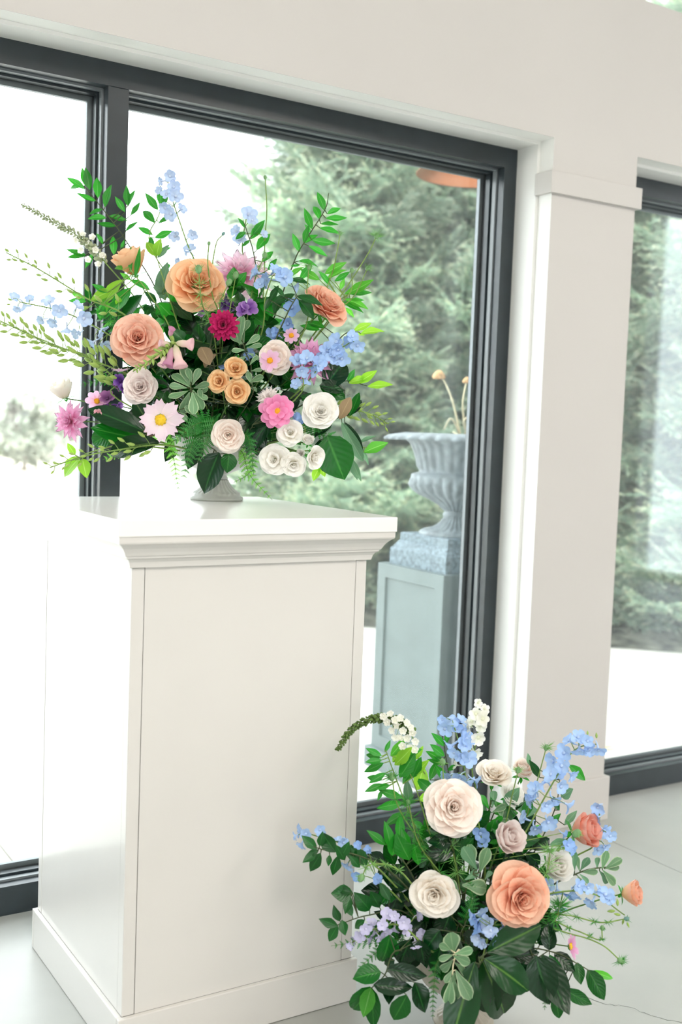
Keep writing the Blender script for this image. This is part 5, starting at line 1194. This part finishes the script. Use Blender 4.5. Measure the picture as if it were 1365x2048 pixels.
# ---- spike, sprigs
spike(Bn, 'dark green flower spike arching over the white pedestal, white florets', [(880, 1640, -.02), (838, 1520, -.04), (815, 1455, -.05), (755, 1437, -.06), (705, 1458, -.06), (675, 1502, -.06)], 11, 5, 'spikebud', 130,
      [(782, 1430), (790, 1440), (802, 1436), (812, 1446), (796, 1450), (820, 1456), (806, 1462), (786, 1460), (826, 1468), (814, 1476), (800, 1478), (830, 1484), (792, 1474), (806, 1492), (820, 1498), (776, 1444), (768, 1432), (830, 1500)], group='flower spikes', bl_r=9, s0=.46)
g = 'ruscus sprigs' + gB
sprig(Bn, 'leafy sprig at upper left in front of the outdoor pedestal', [(880, 1760, -.05), (825, 1640, -.06), (790, 1550, -.06), (772, 1500, -.06)], 'ruscus', 'lance', .19, smat='palestem', group=g, leaves=[
    (764, 1512, 732, 1496), (762, 1516, 728, 1506), (764, 1520, 728, 1526), (768, 1526, 728, 1544), (772, 1546, 738, 1566), (765, 1560, 730, 1552), (766, 1568, 730, 1584), (780, 1570, 752, 1578), (805, 1596, 758, 1580), (805, 1606, 755, 1616), (765, 1580, 756, 1602), (770, 1504, 782, 1480), (810, 1625, 770, 1650), (812, 1632, 780, 1646)])
sprig(Bn, 'bright green leaves below the arching spike', [(880, 1740, -.04), (840, 1600, -.05), (810, 1520, -.05)], 'ruscus_lit', 'lance', .2, smat='palestem', group=g, mats=['ruscus_lit', 'ruscus', 'lime'], leaves=[
    (782, 1512, 812, 1478), (786, 1524, 810, 1484), (790, 1530, 830, 1494, -.06, .24), (800, 1520, 808, 1480, -.05, .22, 'lime'), (800, 1555, 832, 1508, -.06, .26), (806, 1568, 830, 1530), (825, 1556, 846, 1510), (828, 1550, 858, 1520), (835, 1580, 850, 1530, -.05, .34, 'lime'), (868, 1584, 834, 1556, -.06, .26, 'ruscus'), (830, 1520, 848, 1492), (838, 1600, 870, 1588, -.05, .3, 'lime'), (820, 1602, 812, 1560, -.04, .2, 'sage'), (800, 1510, 845, 1500)])
sprig(Bn, 'dark leaves behind the upper blue delphinium', [(920, 1700, .03), (900, 1560, .04), (885, 1470, .04)], 'ruscus', 'lance', .2, group=g, leaves=[(890, 1492, 866, 1466), (892, 1488, 898, 1462), (890, 1512, 856, 1488), (886, 1520, 852, 1502), (884, 1530, 856, 1516), (892, 1530, 874, 1510), (896, 1540, 918, 1530), (892, 1560, 872, 1530), (860, 1560, 876, 1520), (905, 1560, 918, 1545)])
sprig(Bn, 'dark leafy sprig reaching left over the pedestal front', [(800, 1760, -.14), (720, 1712, -.16), (650, 1700, -.17), (625, 1692, -.17)], 'ruscus_dark', 'lance', .26, r=.0022, group=g, leaves=[
    (634, 1698, 604, 1672), (638, 1700, 612, 1712), (634, 1704, 605, 1726), (642, 1706, 620, 1744), (640, 1692, 646, 1666), (672, 1704, 642, 1668, -.17, .36), (660, 1710, 656, 1734), (676, 1712, 666, 1752), (684, 1714, 698, 1686), (706, 1722, 702, 1688, -.16, .36), (735, 1730, 702, 1694, -.16, .34), (690, 1720, 672, 1690), (720, 1735, 700, 1712)])
sprig(Bn, 'green leaves in front of the window rail at left', [(830, 1760, -.1), (790, 1700, -.11), (770, 1660, -.11)], 'ruscus', 'lance', .19, group=g, leaves=[(772, 1690, 736, 1660), (782, 1700, 778, 1646), (800, 1680, 800, 1626, -.1, .2), (786, 1712, 792, 1668, -.11, .34), (820, 1720, 792, 1672, -.11, .3), (820, 1700, 804, 1656), (838, 1730, 828, 1682), (850, 1700, 818, 1690)])
sprig(Bn, 'dark leafy sprig at lower left with pointed leaves', [(820, 1830, -.14), (740, 1830, -.17), (675, 1850, -.18)], 'ruscus_dark', 'lance', .26, r=.002, group=g, leaves=[(706, 1786, 664, 1788, -.17, .4), (702, 1784, 672, 1776), (700, 1790, 690, 1830), (676, 1852, 638, 1838), (676, 1850, 656, 1886), (680, 1842, 668, 1816), (684, 1840, 692, 1872, -.18, .35), (705, 1832, 690, 1800), (730, 1840, 706, 1858), (740, 1820, 716, 1790, -.16, .34), (760, 1815, 740, 1780, -.15, .34), (780, 1800, 760, 1765), (770, 1840, 752, 1870)])
g = 'large leaves' + gB
sprig(Bn, 'big glossy magnolia leaves at bottom centre', [(960, 1930, -.24), (958, 1915, -.27)], 'magnolia', 'mag', .24, r=.0032, group=g, leaves=[(970, 1918, 1066, 1980, -.28, .3), (965, 1922, 1030, 2060, -.26, .26), (950, 1925, 897, 2085, -.262, .22), (975, 1905, 1084, 1850, -.25, .26), (962, 1935, 985, 2040, -.25, .28), (1030, 1920, 1010, 2000, -.22, .3, 'glossy')])
sprig(Bn, 'dark shiny leaves at lower left over the pedestal foot', [(800, 1900, -.2), (770, 1950, -.22), (745, 1975, -.22)], 'glossy', 'ovate', .3, r=.002, group=g, leaves=[(762, 1944, 706, 1955, -.22, .36, 'glossy_mid'), (748, 1970, 826, 1978, -.23, .22), (775, 1938, 856, 1952, -.235, .22), (830, 1965, 852, 2026, -.24, .34), (814, 1990, 786, 2048, -.235, .3, 'glossy_mid'), (742, 1974, 700, 2036, -.22, .3, 'glossy_mid'), (742, 1976, 728, 2032, -.225, .28, 'ruscus_lit'), (744, 1976, 748, 2060, -.22, .2, 'glossy_mid'), (790, 1920, 766, 1930), (780, 1870, 768, 1936, -.2, .38, 'glossy_mid'), (780, 1960, 778, 2010, -.2, .3), (820, 1880, 800, 1930, -.2, .42), (840, 1880, 850, 1935, -.2, .35)])
sprig(Bn, 'pointed green leaves at lower right on a thin branch', [(1040, 1900, -.16), (1110, 1905, -.17), (1160, 1930, -.17), (1180, 1942, -.17)], 'glossy_mid', 'ovate', .3, r=.002, group=g, leaves=[(1176, 1940, 1214, 2002, -.17, .28), (1184, 1942, 1240, 1962, -.17, .12, 'ruscus_lit'), (1155, 1925, 1162, 1970, -.17, .3), (1130, 1980, 1186, 2010, -.18, .22), (1100, 1910, 1128, 1975, -.18, .2), (1110, 1990, 1122, 2042, -.18, .3), (1110, 1905, 1150, 1945, -.16, .3, 'glossy')])
sprig(Bn, 'very dark glossy leaves right of the bottom magnolia', [(1040, 1890, -.2), (1070, 1920, -.22)], 'glossy', 'ovate', .32, r=.0022, group=g, leaves=[(1072, 1912, 1100, 2015, -.235, .34), (1060, 1915, 1060, 1995, -.22, .34), (1085, 1910, 1130, 2030, -.22, .26), (1030, 1915, 1080, 1905), (1080, 1890, 1105, 1850, -.2, .3), (1100, 1900, 1098, 1850)])
sprig(Bn, 'round dark leaves between cream rose and blue florets', [(920, 1880, -.18), (930, 1850, -.2)], 'glossy', 'ovate', .42, r=.002, group=g, leaves=[(950, 1800, 925, 1860, -.18), (900, 1830, 880, 1880, -.18), (930, 1830, 905, 1800, -.17), (920, 1880, 890, 1920, -.2), (880, 1860, 850, 1900, -.2), (1070, 1880, 1010, 1910, -.2, .3, 'glossy'), (940, 1890, 965, 1850, -.18), (880, 1900, 870, 1950, -.2)])
g = 'variegated grey green sprigs' + gB
sprig(Bn, 'pale variegated sprig hanging down at bottom centre', [(920, 1900, -.24), (908, 1925, -.27), (905, 1960, -.275)], 'pitto', 'obov', .24, r=.0022, smat='drystem', group=g, leaves=[(908, 1905, 902, 1870, -.27, .4), (906, 1910, 882, 1918), (910, 1908, 948, 1900), (908, 1912, 940, 1926, -.275, .3), (906, 1920, 882, 1945), (910, 1925, 938, 1950), (905, 1940, 890, 1966), (906, 1950, 912, 2000, -.28), (908, 1945, 926, 1990), (904, 1955, 896, 2012), (912, 1940, 942, 2000), (902, 1900, 880, 1890)])
sprig(Bn, 'grey green rosette sprig at right over the concrete floor', [(1080, 1790, -.08), (1160, 1745, -.08), (1205, 1735, -.08), (1215, 1735, -.08)], 'pitto', 'obov', .23, group=g, mats=['pitto', 'sage'], leaves=[(1205, 1738, 1215, 1706), (1210, 1738, 1244, 1718), (1208, 1736, 1238, 1735), (1206, 1740, 1232, 1770), (1200, 1742, 1222, 1768), (1195, 1738, 1196, 1712), (1160, 1742, 1152, 1712), (1162, 1740, 1178, 1716), (1164, 1744, 1196, 1744), (1160, 1748, 1180, 1765), (1155, 1750, 1170, 1776), (1150, 1740, 1146, 1700)])
sprig(Bn, 'sage leaves right beside the cream rose', [(930, 1800, -.16), (950, 1740, -.18)], 'sage', 'obov', .23, group=g, mats=['sage', 'pitto'], leaves=[(925, 1770, 975, 1775, -.2, .34), (930, 1760, 962, 1742, -.19), (955, 1740, 925, 1690, -.17), (945, 1740, 940, 1690, -.16), (960, 1745, 975, 1700, -.17), (970, 1760, 985, 1740, -.19), (920, 1790, 900, 1760)])
sprig(Bn, 'grey green leaves between the blush roses near the pier', [(980, 1720, -.02), (975, 1640, -.03), (985, 1600, -.03)], 'sage', 'obov', .24, group=g, mats=['sage', 'pitto', 'ruscus'], leaves=[(980, 1620, 962, 1590), (985, 1615, 990, 1580), (985, 1625, 1012, 1610), (978, 1635, 955, 1630), (985, 1645, 1005, 1635), (975, 1650, 960, 1610), (990, 1640, 1020, 1645), (1060, 1690, 1080, 1650, -.03, .2, 'ruscus_lit'), (1040, 1650, 1062, 1600, -.03, .2, 'ruscus'), (1005, 1640, 1000, 1606)])
sprig(Bn, 'green leaves behind the tall blue delphinium', [(1060, 1720, .0), (1110, 1620, .02), (1120, 1560, .02)], 'ruscus_dark', 'lance', .2, group=g, mats=['ruscus_dark', 'sage', 'ruscus'], leaves=[(1138, 1530, 1178, 1562), (1124, 1594, 1142, 1580, .02, .4), (1060, 1530, 1054, 1504, .02, .2, 'sage'), (1080, 1555, 1060, 1520), (1070, 1640, 1050, 1610), (1090, 1660, 1120, 1630), (1120, 1620, 1100, 1590), (1100, 1690, 1140, 1680, .0, .2, 'sage'), (1130, 1650, 1155, 1620), (1090, 1700, 1070, 1660, -.02, .24, 'ruscus_lit')])
# ferns and nigella
g = 'fern fronds' + gB
fern(Bn, 'fern frond at lower left against the white pedestal foot', [(800, 1860, -.15), (740, 1880, -.17), (662, 1892, -.18)], 28, 14, 'fern', g)
fern(Bn, 'second fern frond pointing down at lower left', [(810, 1880, -.15), (760, 1900, -.17), (715, 1940, -.18)], 24, 13, 'fern', g)
fern(Bn, 'fern frond hanging down at bottom beside pale variegated leaves', [(880, 1920, -.2), (868, 1980, -.22), (866, 2040, -.22)], 18, 13, 'fern', g)
fern(Bn, 'dark fern frond at centre beside the cream rose', [(930, 1850, -.18), (945, 1800, -.2), (940, 1760, -.2)], 24, 12, 'fern', g)
fern(Bn, 'fern tip low at right under the dark glossy leaves', [(1060, 1940, -.18), (1090, 1980, -.2), (1090, 2020, -.2)], 18, 11, 'fern', g)
g = 'nigella seed heads' + gB
nigella(Bn, 'hairy nigella head hanging at far right over the floor', [(1060, 1860, -.14), (1150, 1870, -.15), (1205, 1890, -.15), (1238, 1918, -.15)], 7, 18, 110, 'bractdark', group=g, feather=0)
nigella(Bn, 'small nigella head on a thin stem at right', [(1060, 1840, -.14), (1150, 1860, -.15), (1200, 1880, -.15), (1205, 1860, -.15)], 5, 9, 60, 'bractdark', group=g, feather=3)
nigella(Bn, 'long nigella stem with blue green buds at the right', [(1050, 1840, -.14), (1130, 1830, -.15), (1200, 1845, -.15), (1250, 1838, -.15)], 5, 12, 40, 'bractdark', 'bluepod', group=g, feather=4)
nigella(Bn, 'nigella bud before the beige pier above the blush roses', [(1040, 1680, -.02), (1070, 1580, -.04), (1092, 1500, -.04)], 6, 20, 70, group=g)
nigella(Bn, 'nigella bud in front of the smaller blush rose', [(1000, 1680, -.02), (1025, 1590, -.03), (1036, 1545, -.03)], 6, 16, 60, group=g)
nigella(Bn, 'grey green nigella tuft at left before the bright leaves', [(870, 1740, -.08), (800, 1620, -.09), (785, 1560, -.09)], 8, 24, 120, 'bractdark', group=g, feather=3)
nigella(Bn, 'feathery nigella in the middle left foliage', [(900, 1780, -.12), (840, 1690, -.14), (818, 1610, -.14)], 6, 26, 120, 'bractdark', group=g, feather=5)
nigella(Bn, 'feathery green nigella below the large blush rose', [(920, 1780, -.12), (905, 1700, -.14), (895, 1680, -.14)], 7, 30, 160, 'bract', group=g, feather=4)
nigella(Bn, 'nigella bud nodding left below the ruscus', [(840, 1790, -.16), (790, 1735, -.18), (740, 1730, -.19), (726, 1750, -.19)], 8, 14, 60, group=g, feather=4)
nigella(Bn, 'nigella in front of the white rose', [(1060, 1800, -.17), (1095, 1740, -.19), (1100, 1705, -.19)], 4, 26, 80, group=g, feather=3)
nigella(Bn, 'pale nigella bud beside the coral peach rose', [(1060, 1780, -.08), (1110, 1710, -.09), (1148, 1672, -.09)], 9, 18, 60, group=g, feather=3)
nigella(Bn, 'nigella bud at the top between delphiniums and leaves', [(900, 1700, -.03), (890, 1600, -.04), (886, 1530, -.04)], 7, 14, 50, group=g)
nigella(Bn, 'feathery green tuft right of the large peach rose', [(1060, 1880, -.17), (1110, 1840, -.19), (1120, 1815, -.19)], 5, 30, 150, 'bractdark', group=g, feather=5)
core(Bn, 'dark leafy sprig', 'inner foliage' + gB, 26, 935, 1800, 190, 165, -.16, -.0, ['glossy', 'glossy', 'glossy_mid', 'ruscus_dark'], 58)
core(Bn, 'mid green leafy sprig', 'upper inner foliage' + gB, 9, 930, 1660, 150, 60, -.06, .03, ['ruscus', 'ruscus_dark', 'sage'], 44)
